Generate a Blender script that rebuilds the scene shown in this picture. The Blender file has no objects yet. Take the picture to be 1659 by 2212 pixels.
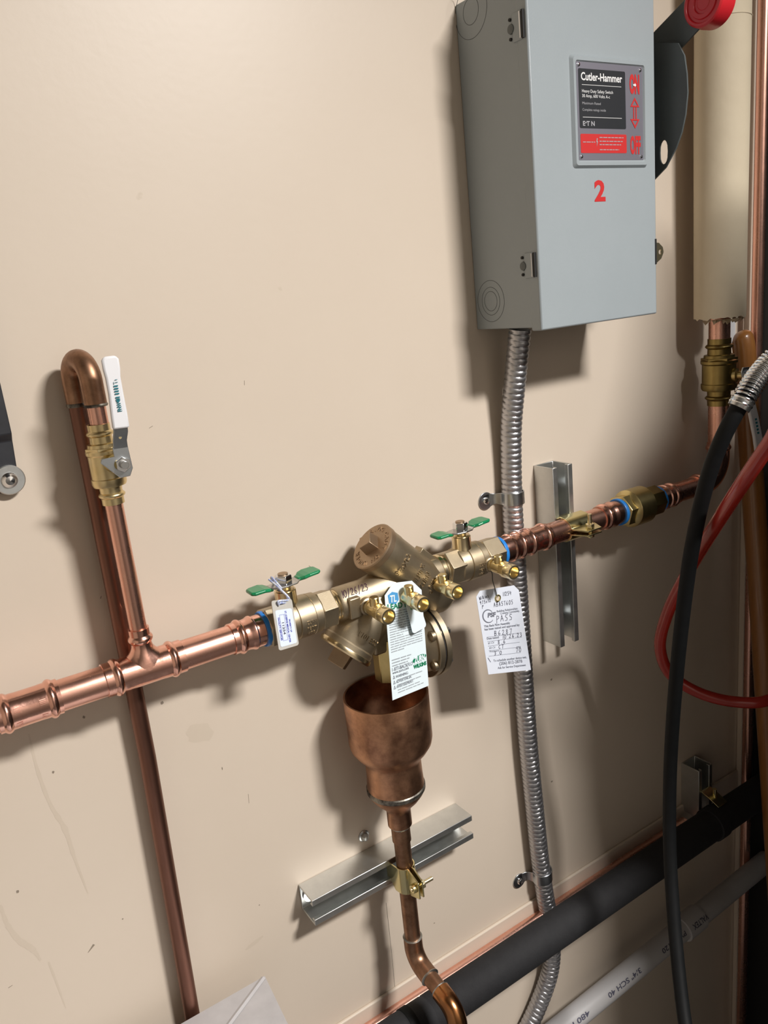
import bpy, bmesh, math, random
from mathutils import Vector, Matrix
random.seed(7)
sc = bpy.context.scene
col = sc.collection
PI = math.pi

# ------------------------------------------------------------------ camera
CAM = Vector((0, -0.90, 0)); FPX = 1720.0
_a, _b, _c = (math.radians(v) for v in (31.5443, 15.2482, 5.9656))
_f = Vector((math.sin(_a)*math.cos(_b), math.cos(_a)*math.cos(_b), -math.sin(_b)))
_r0 = Vector((math.cos(_a), -math.sin(_a), 0)); _d0 = _f.cross(_r0)
_r = math.cos(_c)*_r0 + math.sin(_c)*_d0; _d = -math.sin(_c)*_r0 + math.cos(_c)*_d0
cam = bpy.data.cameras.new('camera'); camo = bpy.data.objects.new('camera', cam); col.objects.link(camo)
camo.matrix_world = Matrix(((_r.x, -_d.x, -_f.x, CAM.x), (_r.y, -_d.y, -_f.y, CAM.y), (_r.z, -_d.z, -_f.z, CAM.z), (0, 0, 0, 1)))
cam.sensor_fit = 'HORIZONTAL'; cam.sensor_width = 36.0; cam.lens = FPX/1659*36.0; cam.clip_start = 0.01
sc.camera = camo
# ------------------------------------------------------------------ light and exposure
w = bpy.data.worlds.new('world'); sc.world = w; w.use_nodes = True
w.node_tree.nodes['Background'].inputs[0].default_value = (0.9, 0.95, 1.0, 1)
w.node_tree.nodes['Background'].inputs[1].default_value = 0.02
ld = bpy.data.lights.new('ceiling_light', 'AREA'); ld.shape = 'RECTANGLE'; ld.size = 0.42; ld.size_y = 0.30; ld.energy = 84; ld.color = (1.0, 0.965, 0.93)
lo = bpy.data.objects.new('ceiling_light', ld); col.objects.link(lo); lo.location = (1.10, -1.75, 1.10); lo.rotation_euler = (math.radians(-9), math.radians(19), 0)
vs = sc.view_settings; vs.view_transform = 'Standard'; vs.look = 'None'; vs.gamma = 1; vs.use_curve_mapping = False; vs.exposure = 0.55

# ------------------------------------------------------------------ helpers
def at(px, py, d):                      # the point of the plane y = -d that the photo shows at (px, py)
    v = _r*((px-829.5)/FPX) + _d*((py-1106)/FPX) + _f
    return CAM + v*((-d-CAM.y)/v.y)
def deep(px, py, z):
    v = _r*((px-829.5)/FPX) + _d*((py-1106)/FPX) + _f
    return CAM + v*z
def V(*a): return Vector(a)
def perp(ax, ref=None):
    ax = ax.normalized()
    ref = ref or (V(0, 0, 1) if abs(ax.z) < .9 else V(1, 0, 0))
    u = (ref - ax*ref.dot(ax)).normalized()
    return u, ax.cross(u)
X_, Y_, Z_ = V(1, 0, 0), V(0, 1, 0), V(0, 0, 1)

class MB:
    def __init__(s): s.v = []; s.f = []
    def add(s, vs, fs):
        n = len(s.v); s.v += [Vector(p) for p in vs]; s.f += [tuple(i+n for i in f) for f in fs]; return s
    def lathe(s, prof, o, ax, seg=32, ref=None, cap=(True, True), phase=0):
        ax = Vector(ax).normalized(); u, w_ = perp(ax, ref); o = Vector(o); n = len(s.v)
        for t, r in prof:
            for k in range(seg):
                a = 2*PI*k/seg + phase
                s.v.append(o + ax*t + (u*math.cos(a) + w_*math.sin(a))*r)
        for i in range(len(prof)-1):
            for k in range(seg):
                k2 = (k+1) % seg; a = n+i*seg
                s.f.append((a+k, a+k2, a+seg+k2, a+seg+k))
        if cap[0]: s.f.append(tuple(n+k for k in range(seg))[::-1])
        if cap[1]: s.f.append(tuple(n+(len(prof)-1)*seg+k for k in range(seg)))
        return s
    def tube(s, path, r, seg=18, cap=True, rfun=None, ref=None):
        path = [Vector(p) for p in path]; n = len(s.v); m = len(path); u = None; L = 0
        for i, p in enumerate(path):
            t = (path[min(i+1, m-1)] - path[max(i-1, 0)]).normalized()
            u = perp(t, ref)[0] if u is None else (u - t*u.dot(t)).normalized()
            w_ = t.cross(u)
            if i: L += (p-path[i-1]).length
            for k in range(seg):
                a = 2*PI*k/seg
                rr = rfun(L, a) if rfun else (r[i] if isinstance(r, (list, tuple)) else r)
                s.v.append(p + (u*math.cos(a) + w_*math.sin(a))*rr)
        for i in range(m-1):
            for k in range(seg):
                k2 = (k+1) % seg; a = n+i*seg
                s.f.append((a+k, a+k2, a+seg+k2, a+seg+k))
        if cap:
            s.f.append(tuple(n+k for k in range(seg))[::-1]); s.f.append(tuple(n+(m-1)*seg+k for k in range(seg)))
        return s
    def para(s, o, a, b, c):
        o, a, b, c = map(Vector, (o, a, b, c))
        if a.cross(b).dot(c) < 0: a, b = b, a
        return s.add([o, o+a, o+a+b, o+b, o+c, o+a+c, o+a+b+c, o+b+c], [(0, 3, 2, 1), (4, 5, 6, 7), (0, 1, 5, 4), (1, 2, 6, 5), (2, 3, 7, 6), (3, 0, 4, 7)])
    def box(s, x0, x1, y0, y1, z0, z1):
        return s.para((x0, y0, z0), (x1-x0, 0, 0), (0, y1-y0, 0), (0, 0, z1-z0))
    def prism(s, poly, vec, holes=()):
        poly = [Vector(p) for p in poly]; vec = Vector(vec); n = len(poly)
        nor = Vector((0, 0, 0))
        for i in range(n): nor += poly[i].cross(poly[(i+1) % n])
        if nor.dot(vec) < 0: poly = poly[::-1]
        if not holes:
            return s.add(poly+[p+vec for p in poly], [tuple(range(n))[::-1], tuple(range(n, 2*n))]+[(i, (i+1) % n, n+(i+1) % n, n+i) for i in range(n)])
        from mathutils.geometry import tessellate_polygon
        loops = [poly]+[[Vector(p) for p in h] for h in holes]
        flat = [p for l in loops for p in l]; N = len(flat)
        nn = vec.normalized(); fs = []
        for t in tessellate_polygon(loops):
            a, b, c = (flat[i] for i in t)
            t = t if (b-a).cross(c-a).dot(nn) > 0 else t[::-1]
            fs.append(tuple(i+N for i in t)); fs.append(tuple(t[::-1]))
        k = 0
        for l in loops:
            m = len(l)
            fs += [(k+i, k+(i+1) % m, N+k+(i+1) % m, N+k+i) for i in range(m)]; k += m
        s.add(flat+[p+vec for p in flat], fs); s.fix = True; return s
    def torus(s, o, ax, R, r, seg=32, sg=8):
        u, w_ = perp(Vector(ax)); o = Vector(o)
        pts = [o+(u*math.cos(2*PI*k/seg)+w_*math.sin(2*PI*k/seg))*R for k in range(seg)]
        n = len(s.v); axn = Vector(ax).normalized()
        for k in range(seg):
            rad = (pts[k]-o).normalized()
            for j in range(sg):
                a = 2*PI*j/sg; s.v.append(pts[k]+rad*math.cos(a)*r+axn*math.sin(a)*r)
        for k in range(seg):
            for j in range(sg):
                s.f.append((n+k*sg+j, n+(k+1) % seg*sg+j, n+(k+1) % seg*sg+(j+1) % sg, n+k*sg+(j+1) % sg))
        s.fix = True
        return s
    fix = False
    def build(s, name, mat, parent=None, bevel=0, sharp=35, label=None, recalc=True):
        me = bpy.data.meshes.new(name)
        L = ORG.get(parent, V(0, 0, 0)) if parent else None
        if L is None:
            xs = [p.x for p in s.v]; ys = [p.y for p in s.v]; zs = [p.z for p in s.v]
            L = V((min(xs)+max(xs))/2, (min(ys)+max(ys))/2, min(zs))
        me.from_pydata([tuple(p-L) for p in s.v], [], s.f)
        if recalc:
            bm = bmesh.new(); bm.from_mesh(me); bmesh.ops.recalc_face_normals(bm, faces=bm.faces); bm.to_mesh(me); bm.free()
        me.polygons.foreach_set('use_smooth', [True]*len(me.polygons))
        me.set_sharp_from_angle(angle=math.radians(sharp))
        me.materials.append(M[mat] if isinstance(mat, str) else mat)
        o = bpy.data.objects.new(name, me); col.objects.link(o)
        if parent: o.parent = parent
        else: o.location = L
        ORG[o] = L
        if bevel:
            b = o.modifiers.new('bevel', 'BEVEL'); b.width = bevel; b.segments = 2; b.limit_method = 'ANGLE'; b.angle_limit = math.radians(40)
        if label: o['label'] = label
        return o
ORG = {}
def thing(name, label, cat, loc, group=None):
    o = bpy.data.objects.new(name, None); col.objects.link(o); o.location = loc; ORG[o] = Vector(loc)
    o.empty_display_size = .02
    return tag(o, label, cat, group)
def tag(o, label, cat, group=None):
    o['label'] = label; o['category'] = cat
    if group: o['group'] = group
    return o
def struct(o, label=None):
    o['kind'] = 'structure'
    if label: o['label'] = label
    return o
def arc(c, u, v, R, a0, a1, n=10):
    return [Vector(c)+Vector(u)*R*math.cos(a0+(a1-a0)*i/n)+Vector(v)*R*math.sin(a0+(a1-a0)*i/n) for i in range(n+1)]
def smooth_path(pts, n=12):               # centripetal spline through the points
    pts = [Vector(p) for p in pts]; out = []
    P = [2*pts[0]-pts[1]]+pts+[2*pts[-1]-pts[-2]]
    for i in range(1, len(P)-2):
        a, b, c, d = P[i-1:i+3]; t0 = 0; t1 = t0+(b-a).length**.5; t2 = t1+(c-b).length**.5; t3 = t2+(d-c).length**.5
        for k in range(n):
            t = t1+(t2-t1)*k/n
            A1 = a*((t1-t)/(t1-t0))+b*((t-t0)/(t1-t0)); A2 = b*((t2-t)/(t2-t1))+c*((t-t1)/(t2-t1)); A3 = c*((t3-t)/(t3-t2))+d*((t-t2)/(t3-t2))
            B1 = A1*((t2-t)/(t2-t0))+A2*((t-t0)/(t2-t0)); B2 = A2*((t3-t)/(t3-t1))+A3*((t-t1)/(t3-t1))
            out.append(B1*((t2-t)/(t2-t1))+B2*((t-t1)/(t2-t1)))
    out.append(pts[-1]); return out

# ------------------------------------------------------------------ materials
M = {}
def mat(name, c, metal=0, rough=.5, c2=None, nscale=20, amt=1.0, bump=0, bscale=200, spec=.5, coat=0, stretch=None, rvar=0, dirt=None, subs=0):
    m = bpy.data.materials.new(name); m.use_nodes = True; nt = m.node_tree; b = nt.nodes['Principled BSDF']
    b.inputs['Base Color'].default_value = (*c, 1); b.inputs['Metallic'].default_value = metal; b.inputs['Roughness'].default_value = rough
    b.inputs['Specular IOR Level'].default_value = spec
    if coat: b.inputs['Coat Weight'].default_value = coat; b.inputs['Coat Roughness'].default_value = .08
    if subs: b.inputs['Subsurface Weight'].default_value = subs; b.inputs['Subsurface Scale'].default_value = .01
    tc = nt.nodes.new('ShaderNodeTexCoord'); mp = nt.nodes.new('ShaderNodeMapping'); nt.links.new(tc.outputs['Object'], mp.inputs[0])
    if stretch: mp.inputs['Scale'].default_value = stretch
    if c2:
        n = nt.nodes.new('ShaderNodeTexNoise'); n.inputs['Scale'].default_value = nscale; n.inputs['Detail'].default_value = 6; n.inputs['Roughness'].default_value = .65
        nt.links.new(mp.outputs[0], n.inputs['Vector'])
        r = nt.nodes.new('ShaderNodeValToRGB'); r.color_ramp.elements[0].position = .5-.22*amt; r.color_ramp.elements[1].position = .5+.22*amt
        r.color_ramp.elements[0].color = (*c, 1); r.color_ramp.elements[1].color = (*c2, 1)
        nt.links.new(n.outputs[0], r.inputs[0]); last = r.outputs[0]
        if dirt:
            n3 = nt.nodes.new('ShaderNodeTexNoise'); n3.inputs['Scale'].default_value = dirt[1]; n3.inputs['Detail'].default_value = 4
            nt.links.new(mp.outputs[0], n3.inputs['Vector'])
            r3 = nt.nodes.new('ShaderNodeValToRGB'); r3.color_ramp.elements[0].position = dirt[2]; r3.color_ramp.elements[1].position = dirt[2]+.03
            mx = nt.nodes.new('ShaderNodeMix'); mx.data_type = 'RGBA'; nt.links.new(n3.outputs[0], r3.inputs[0]); nt.links.new(r3.outputs[0], mx.inputs['Factor'])
            nt.links.new(last, mx.inputs['A']); mx.inputs['B'].default_value = (*dirt[0], 1); last = mx.outputs['Result']
        nt.links.new(last, b.inputs['Base Color'])
        if rvar:
            mr = nt.nodes.new('ShaderNodeMapRange'); mr.inputs['To Min'].default_value = max(.02, rough-rvar); mr.inputs['To Max'].default_value = rough+rvar
            nt.links.new(n.outputs[0], mr.inputs[0]); nt.links.new(mr.outputs[0], b.inputs['Roughness'])
    if bump:
        n2 = nt.nodes.new('ShaderNodeTexNoise'); n2.inputs['Scale'].default_value = bscale; n2.inputs['Detail'].default_value = 3
        bp = nt.nodes.new('ShaderNodeBump'); bp.inputs['Strength'].default_value = bump; bp.inputs['Distance'].default_value = .001
        nt.links.new(mp.outputs[0], n2.inputs['Vector']); nt.links.new(n2.outputs[0], bp.inputs['Height']); nt.links.new(bp.outputs[0], b.inputs['Normal'])
    M[name] = m; return m
mat('wall', (.67, .578, .478), 0, .42, (.635, .543, .444), 3.2, 1.3, .10, 120, .35, dirt=((.60, .51, .41), 26, .75))
mat('wall_mark', (.60, .512, .412), 0, .5, (.62, .53, .43), 60)
mat('scuff', (.27, .22, .17), 0, .6)
mat('seam', (.13, .11, .09), 0, .7)
mat('room', (.19, .175, .155), 0, .8); mat('pale_room', (.48, .43, .36), 0, .8); mat('concrete', (.09, .085, .08), 0, .8, (.065, .06, .058), 6)
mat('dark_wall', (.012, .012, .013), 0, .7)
mat('copper', (.88, .51, .40), 1, .28, (.80, .43, .33), 45, 1.2, .05, 70, rvar=.07)
mat('press_copper', (.90, .52, .41), 1, .21, (.81, .43, .33), 70, 1.0, .28, 90, rvar=.06)
mat('old_copper', (.17, .085, .06), 1, .42, (.30, .15, .11), 28, 1.2, .04, 80, stretch=(1, 1, .18), rvar=.1)
mat('brown_copper', (.42, .24, .15), 1, .42, (.23, .125, .075), 34, .6, .05, 60, rvar=.12)
mat('cup_copper', (.30, .155, .095), 1, .40, (.58, .32, .19), 26, .55, .04, 50, rvar=.12)
mat('wet_copper', (.62, .29, .11), 1, .22, (.40, .17, .07), 40, 1.2, .04, 60)
mat('solder', (.62, .62, .58), 1, .35)
mat('tarnish', (.07, .06, .055), 1, .5, (.34, .32, .27), 70, .5)
mat('bronze', (.47, .39, .275), 1, .46, (.40, .33, .23), 60, 1, .16, 1500)
mat('bronze_cut', (.76, .63, .40), 1, .24)
mat('bronze_cap', (.46, .34, .23), 1, .46, (.39, .285, .19), 40, 1, .16, 1400)
mat('brass', (.84, .70, .42), 1, .33, (.75, .59, .29), 50)
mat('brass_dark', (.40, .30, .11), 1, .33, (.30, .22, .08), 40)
mat('yellow_brass', (.72, .58, .28), 1, .30, (.60, .48, .21), 50)
mat('bright_brass', (.88, .76, .48), 1, .30)
mat('gold_zinc', (.80, .70, .34), 1, .24, (.66, .60, .36), 40, 1.2)
mat('zinc', (.60, .63, .65), 1, .30, (.46, .49, .52), 60, 1.2, .03, 300, rvar=.08)
mat('galvanized', (.56, .57, .56), 1, .42, (.68, .69, .67), 55, 1.3, 0, rvar=.08)
mat('conduit', (.56, .56, .58), .95, .38, (.46, .46, .48), 50)
mat('chrome', (.78, .79, .80), 1, .14); mat('steel', (.55, .55, .54), 1, .28)
mat('duct', (.46, .45, .46), .25, .55, (.56, .55, .56), 40, 1.4, .03, 200)
mat('grey_enamel', (.335, .375, .395), 0, .38, (.315, .355, .375), 8, 1, .12, 900, .4)
mat('grey_dark', (.085, .098, .10), 0, .38, (.10, .115, .115), 20, 1, .06, 700)
mat('nameplate', (.30, .29, .34), .55, .35); mat('black_print', (.022, .024, .028), 0, .4)
mat('white_print', (.80, .80, .80), 0, .5); mat('grey_print', (.36, .36, .38), 0, .5); mat('red_print', (.56, .03, .03), 0, .4)
mat('blue_print', (.03, .035, .40), 0, .5); mat('ink', (.075, .075, .11), 0, .6); mat('form_print', (.17, .18, .22), 0, .6); mat('fine_print', (.34, .37, .40), 0, .6); mat('green_print', (.0, .20, .085), 0, .5)
mat('pale_green_print', (.18, .42, .20), 0, .5); mat('cyan_print', (.06, .30, .62), 0, .5); mat('teal_print', (.01, .16, .20), 0, .5); mat('marker', (.05, .015, .03), 0, .5)
mat('red_plastic', (.62, .02, .03), 0, .35, coat=.2); mat('green_vinyl', (.005, .235, .085), 0, .28, (.004, .20, .075), 90, 1, .05, 300, coat=.3)
mat('blue_ring', (.02, .22, .68), 0, .4); mat('blue_white', (.25, .32, .62), 0, .5, (.75, .78, .80), 160, .6)
mat('paper', (.74, .78, .87), 0, .7, (.69, .74, .84), 30, 1, .05, 120); mat('card', (.72, .82, .86), 0, .55, (.70, .80, .85), 20)
mat('clear_tag', (.60, .58, .54), 0, .3, (.50, .48, .43), 60, 1, coat=.4); mat('sticker', (.74, .82, .95), 0, .45)
mat('white_vinyl', (.80, .80, .82), 0, .32, coat=.2); mat('white_plastic', (.68, .68, .70), 0, .4); mat('pvc', (.44, .43, .43), 0, .4)
mat('insulation', (.66, .57, .42), 0, .75, (.60, .51, .37), 14, 1.3, .5, 45); mat('torn', (.42, .33, .21), 0, .9, (.18, .12, .07), 90)
mat('rubber', (.0045, .005, .0055), 0, .6, (.007, .0075, .008), 60, spec=.18); mat('foam', (.011, .011, .013), 0, .8, (.017, .017, .019), 50, 1, .3, 300)
mat('black_steel', (.018, .019, .023), 0, .45, (.03, .032, .038), 60); mat('red_hose', (.34, .022, .012), 0, .26, (.27, .016, .009), 30, coat=.4, subs=.15)
mat('wood', (.33, .14, .035), 0, .32, (.22, .085, .02), 18, 1.2, stretch=(6, 6, .5), coat=.4)
mat('wire', (.12, .12, .11), .6, .5); mat('blocker_paint', (.05, .055, .06), 0, .5); mat('gasket', (.012, .012, .012), 0, .7)
mat('lamp_housing', (.5, .5, .5), 0, .5)

# ------------------------------------------------------------------ text and strokes
_tc = {}
def text_mesh(body, shear=0, bold=0):
    k = (body, shear, bold)
    if k in _tc: return _tc[k]
    cu = bpy.data.curves.new('t', 'FONT'); cu.body = body; cu.size = 1.0; cu.shear = shear; cu.offset = bold; cu.resolution_u = 3
    o = bpy.data.objects.new('t', cu); col.objects.link(o)
    dg = bpy.context.evaluated_depsgraph_get(); me = bpy.data.meshes.new_from_object(o.evaluated_get(dg))
    vs_ = [v.co.copy() for v in me.vertices]; fs_ = [tuple(p.vertices) for p in me.polygons]
    bpy.data.objects.remove(o); bpy.data.curves.remove(cu); bpy.data.meshes.remove(me)
    if vs_:
        x0 = min(v.x for v in vs_); x1 = max(v.x for v in vs_)
    else: x0 = x1 = 0
    _tc[k] = (vs_, fs_, x0, x1); return _tc[k]
class Flat:                              # a flat sheet: x to the right, y down, in metres from its top left corner
    def __init__(s, tl, tr, br, bl):
        s.tl, s.tr, s.br, s.bl = map(Vector, (tl, tr, br, bl)); s.W = ((s.tr-s.tl).length+(s.br-s.bl).length)/2; s.H = ((s.bl-s.tl).length+(s.br-s.tr).length)/2
        s.n = (s.tr-s.tl).cross(s.bl-s.tl).normalized()
        if s.n.dot(CAM-s.tl) < 0: s.n = -s.n
    def __call__(s, x, y, off=0):
        u, v = x/s.W, y/s.H
        return (s.tl*(1-u)+s.tr*u)*(1-v)+(s.bl*(1-u)+s.br*u)*v + s.n*off
    def outline(s, pts, th, mb=None, holes=(), off=0):
        return (mb or MB()).prism([s(x, y, off) for x, y in pts], s.n*th, [[s(x, y, off) for x, y in h] for h in holes])
    def rect(s, x0, y0, x1, y1, off, th=.0001, mb=None, r=0):
        pts = rrect(x0, y0, x1, y1, r) if r else [(x0, y0), (x1, y0), (x1, y1), (x0, y1)]
        return s.outline(pts, th, mb, off=off)
def rrect(x0, y0, x1, y1, r, n=4):
    out = []
    for cx, cy, a in ((x1-r, y0+r, -PI/2), (x1-r, y1-r, 0), (x0+r, y1-r, PI/2), (x0+r, y0+r, PI)):
        out += [(cx+r*math.cos(a+PI/2*i/n), cy+r*math.sin(a+PI/2*i/n)) for i in range(n+1)]
    return out
def circ(cx, cy, r, n=16): return [(cx+r*math.cos(2*PI*i/n), cy+r*math.sin(2*PI*i/n)) for i in range(n)]
def put_text(mb, mp, body, x, y, size, width=None, rot=0, align='L', shear=0, bold=0, off=.0003):
    vs_, fs_, x0, x1 = text_mesh(body, shear, bold)
    sx = size if width is None else width/max(1e-6, (x1-x0))
    dx = -x0*sx if align == 'L' else -(x0+x1)/2*sx
    c, s_ = math.cos(rot), math.sin(rot); out = []
    for v in vs_:
        a, b = v.x*sx+dx, -v.y*size
        out.append(mp(x+a*c-b*s_, y+a*s_+b*c, off))
    mb.add(out, fs_); return mb
def raised(mb, mp, body, x, y, size, width=None, align='C', h=.0012, bold=.01, rot=0):
    vs_, fs_, x0, x1 = text_mesh(body, 0, bold); sx = size if width is None else width/(x1-x0); dx = -(x0+x1)/2*sx if align == 'C' else -x0*sx
    c, s_ = math.cos(rot), math.sin(rot)
    def q(v, hh):
        a, b = v.x*sx+dx, -v.y*size; return mp(x+a*c-b*s_, y+a*s_+b*c, hh)
    n = len(vs_); cnt = {}
    for f in fs_:
        for i in range(len(f)):
            e = (f[i], f[(i+1) % len(f)]); cnt[frozenset(e)] = cnt.get(frozenset(e), []) + [e]
    side = [(e[0][0], e[0][1], e[0][1]+n, e[0][0]+n) for e in cnt.values() if len(e) == 1]
    mb.add([q(v, -.0005) for v in vs_]+[q(v, h) for v in vs_], [tuple(i+n for i in f) for f in fs_]+side)
    return mb
G = {'0': [[(.5, 0), (.1, .2), (0, .6), (.25, 1), (.6, .95), (.8, .5), (.7, .1), (.4, 0)]], '1': [[(.4, 0), (.35, 1)]],
 '2': [[(.05, .25), (.3, 0), (.65, .1), (.6, .45), (0, .95), (.8, .95)]], '3': [[(.05, .1), (.45, 0), (.65, .25), (.3, .48), (.7, .65), (.5, .97), (0, .95)]],
 '4': [[(.1, 0), (0, .55), (.8, .5)], [(.6, .1), (.5, 1)]], '5': [[(.8, 0), (.15, .03), (.1, .42), (.55, .4), (.7, .75), (.4, 1), (0, .9)]],
 '6': [[(.6, 0), (.15, .4), (.05, .8), (.35, 1), (.65, .8), (.45, .55), (.1, .7)]], '7': [[(0, .05), (.7, 0), (.3, 1)]],
 '8': [[(.6, .12), (.3, 0), (.08, .22), (.6, .68), (.45, 1), (.1, .92), (.15, .6), (.6, .25), (.6, .12)]], '9': [[(.6, .2), (.3, 0), (.05, .3), (.35, .5), (.6, .2), (.5, 1)]],
 '/': [[(.6, -.1), (.1, 1.15)]], 'P': [[(.1, 1.25), (.2, 0), (.7, .1), (.75, .45), (.15, .6)]], 'A': [[(0, 1), (.35, 0), (.75, 1)], [(.1, .62), (.7, .58)]],
 'S': [[(.75, .08), (.3, 0), (.15, .35), (.65, .6), (.55, .95), (.0, .98)]], 'B': [[(.1, 0), (.05, 1)], [(.05, .05), (.6, .05), (.55, .42), (.1, .48), (.7, .6), (.6, .95), (0, 1)]],
 'C': [[(.7, .12), (.3, .1), (.05, .55), (.25, .95), (.7, .85)]], 'T': [[(.0, .05), (.9, 0)], [(.5, .05), (.4, 1)]], 'W': [[(0, 0), (.2, 1), (.45, .3), (.65, 1), (.9, 0)]],
 'i': [[(.2, .45), (.2, 1)], [(.2, .2), (.22, .24)]], 'l': [[(.2, 0), (.2, 1)]], 'k': [[(.1, 0), (.1, 1)], [(.5, .4), (.12, .7), (.55, 1)]], 'n': [[(.05, .45), (.05, 1)], [(.05, .6), (.35, .45), (.5, 1)]],
 's': [[(.5, .48), (.15, .55), (.5, .8), (.1, 1)]], 'x': [[(.05, .45), (.5, 1)], [(.5, .45), (.05, 1)]], '"': [[(.15, 0), (.12, .3)], [(.4, 0), (.37, .3)]], '.': [[(.15, .95), (.2, 1)]], "'": [[(.2, .1), (.18, .3)]], ' ': []}
def write(mb, mp, body, x, y, h, adv=None, wd=.0005, rot=0, off=.0003, slant=.12, cw=.55):
    adv = adv or h*.62; c, s_ = math.cos(rot), math.sin(rot)
    for ch in body:
        for st in G.get(ch, []):
            q = [(x, y)] and [((a*h*cw)-slant*h*(b-1), (b-1)*h) for a, b in st]
            P = [(x+a*c-b*s_, y+a*s_+b*c) for a, b in q]
            Q = []
            for i in range(len(P)-1): Q += [(P[i][0]+(P[i+1][0]-P[i][0])*k/3, P[i][1]+(P[i+1][1]-P[i][1])*k/3) for k in range(3)]
            P = Q+[P[-1]]
            for i in range(len(P)-1):
                ax, ay = P[i]; bx, by = P[i+1]; dx, dy = bx-ax, by-ay; L = math.hypot(dx, dy) or 1; nx, ny = -dy/L*wd/2, dx/L*wd/2; ex, ey = dx/L*wd*.3, dy/L*wd*.3
                mb.add([mp(ax+nx-ex, ay+ny-ey, off), mp(bx+nx+ex, by+ny+ey, off), mp(bx-nx+ex, by-ny+ey, off), mp(ax-nx-ex, ay-ny-ey, off)], [(0, 1, 2, 3)])
        a = adv*(.6 if ch in "1il.'" else 1); x += a*c; y += a*s_
    return mb
def dashes(mb, mp, x, y, w_, h, rot=0, off=.0003, words=(3, 9)):
    c, s_ = math.cos(rot), math.sin(rot); a = 0; rr = random.Random(int(x*1e6+y*1e5))
    while a < w_:
        L = min(h*rr.uniform(*words)*.5, w_-a)
        p = [(a, -h*.5), (a+L, -h*.5), (a+L, 0), (a, 0)]
        mb.add([mp(x+i*c-j*s_, y+i*s_+j*c, off) for i, j in p], [(0, 1, 2, 3)]); a += L+h*.55
    return mb
def cyl_map(o, ax, ref, R):              # x runs round the cylinder, y along its axis
    ax = Vector(ax).normalized(); u, w_ = perp(ax, Vector(ref)); o = Vector(o)
    def mp(x, y, off=0):
        a = x/R; return o+ax*y+(u*math.cos(a)+w_*math.sin(a))*(R+off)
    return mp

# ================================================================== THE SETTING
FL = -1.85
struct(MB().box(-1.7, 1.405, 0, .08, FL, 1.25).build('wall_back', 'wall'), 'beige painted wall behind the pipes')
wallb = bpy.data.objects['wall_back']
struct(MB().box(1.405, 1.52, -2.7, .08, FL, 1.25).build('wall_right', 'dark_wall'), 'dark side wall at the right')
struct(MB().box(-1.78, -1.7, -2.7, .08, FL, 1.25).build('wall_left', 'pale_room'))
struct(MB().box(-1.78, 1.52, -2.78, -2.7, FL, 1.25).build('wall_front', 'room'))
struct(MB().box(-1.78, 1.52, -2.78, .08, FL-.08, FL).build('floor', 'concrete'))
struct(MB().box(-1.78, 1.52, -2.78, .08, 1.25, 1.33).build('ceiling', 'room'))
# trim: horizontal wall strip behind the low pipes, vertical strip in the corner
tr = MB().box(-1.69, 1.364, -.006, -.0002, -1.115, -1.052); struct(tr.build('trim_1', 'wall', bevel=.002), 'narrow horizontal wall strip behind the black pipe')
tr = MB().box(1.365, 1.402, -.012, -.0002, FL+.002, 1.24); struct(tr.build('trim_2', 'wall', bevel=.002), 'narrow vertical corner strip beside the insulated riser')
def mark(pts, wid, m, name):
    mb = MB(); P = [at(x, y, 0) for x, y in pts]; P = [V(p.x, -.00012, p.z) for p in P]; wid = list(wid)
    if len(P) > 2:
        n_ = len(P); P = smooth_path(P, 6); rr = random.Random(len(P)); wid = [(wid[min(i//6, n_-1)]*(1-(i % 6)/6)+wid[min(i//6+1, n_-1)]*(i % 6)/6)*rr.uniform(.75, 1.2) for i in range(len(P))]
    for i, p in enumerate(P):
        t = (P[min(i+1, len(P)-1)]-P[max(i-1, 0)]).normalized(); n = V(-t.z, 0, t.x); mb.v += [p+n*wid[i]/2, p-n*wid[i]/2]
    mb.f += [(2*i, 2*i+2, 2*i+3, 2*i+1) for i in range(len(P)-1)]
    return mb.build(name, m, wallb, recalc=False)
def blot(px, py, rx, rz, m, name, seed):
    c = at(px, py, 0); rr = random.Random(seed); n = 18; ph = [rr.uniform(.75, 1.2) for _ in range(n)]
    mb = MB().add([V(c.x+rx*ph[k]*math.cos(2*PI*k/n), -.00012, c.z+rz*ph[k]*math.sin(2*PI*k/n)) for k in range(n)], [tuple(range(n))[::-1]])
    return mb.build(name, m, wallb, recalc=False)
mark([(834, 1950), (846, 2060), (858, 2190)], [.0006]*3, 'seam', 'panel_seam')
for pts, wd in (([(62, 1585), (80, 1660), (110, 1740), (140, 1790), (160, 1850), (190, 1930)], [.002, .004, .004, .006, .004, .001]), ([(0, 1955), (15, 1995), (40, 2030), (72, 2052), (88, 2075)], [.003, .005, .007, .006, .002]), ([(105, 2078), (125, 2130), (142, 2178)], [.002, .003, .001]), ([(530, 2052), (548, 2038), (568, 2022)], [.002, .008, .003])):
    mark(pts, wd, 'wall_mark', 'drip_stain')
blot(432, 1583, .017, .015, 'wall_mark', 'pale_stain', 4)
for px, py, rx, rz, sd_ in ((38, 1926, .0016, .0020, 1), (181, 1549, .0014, .0018, 2), (350, 1518, .0020, .0022, 3), (1191, 1468, .0022, .0018, 5), (1192, 1688, .0022, .0016, 6), (938, 1994, .0016, .0010, 7), (115, 1668, .0014, .0018, 8), (480, 1660, .0008, .0022, 9), (245, 1480, .0010, .0012, 10), (560, 1955, .0008, .0010, 11), (265, 1985, .0009, .0012, 12)):
    blot(px, py, rx, rz, 'scuff', 'scuff_mark', sd_)
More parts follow.
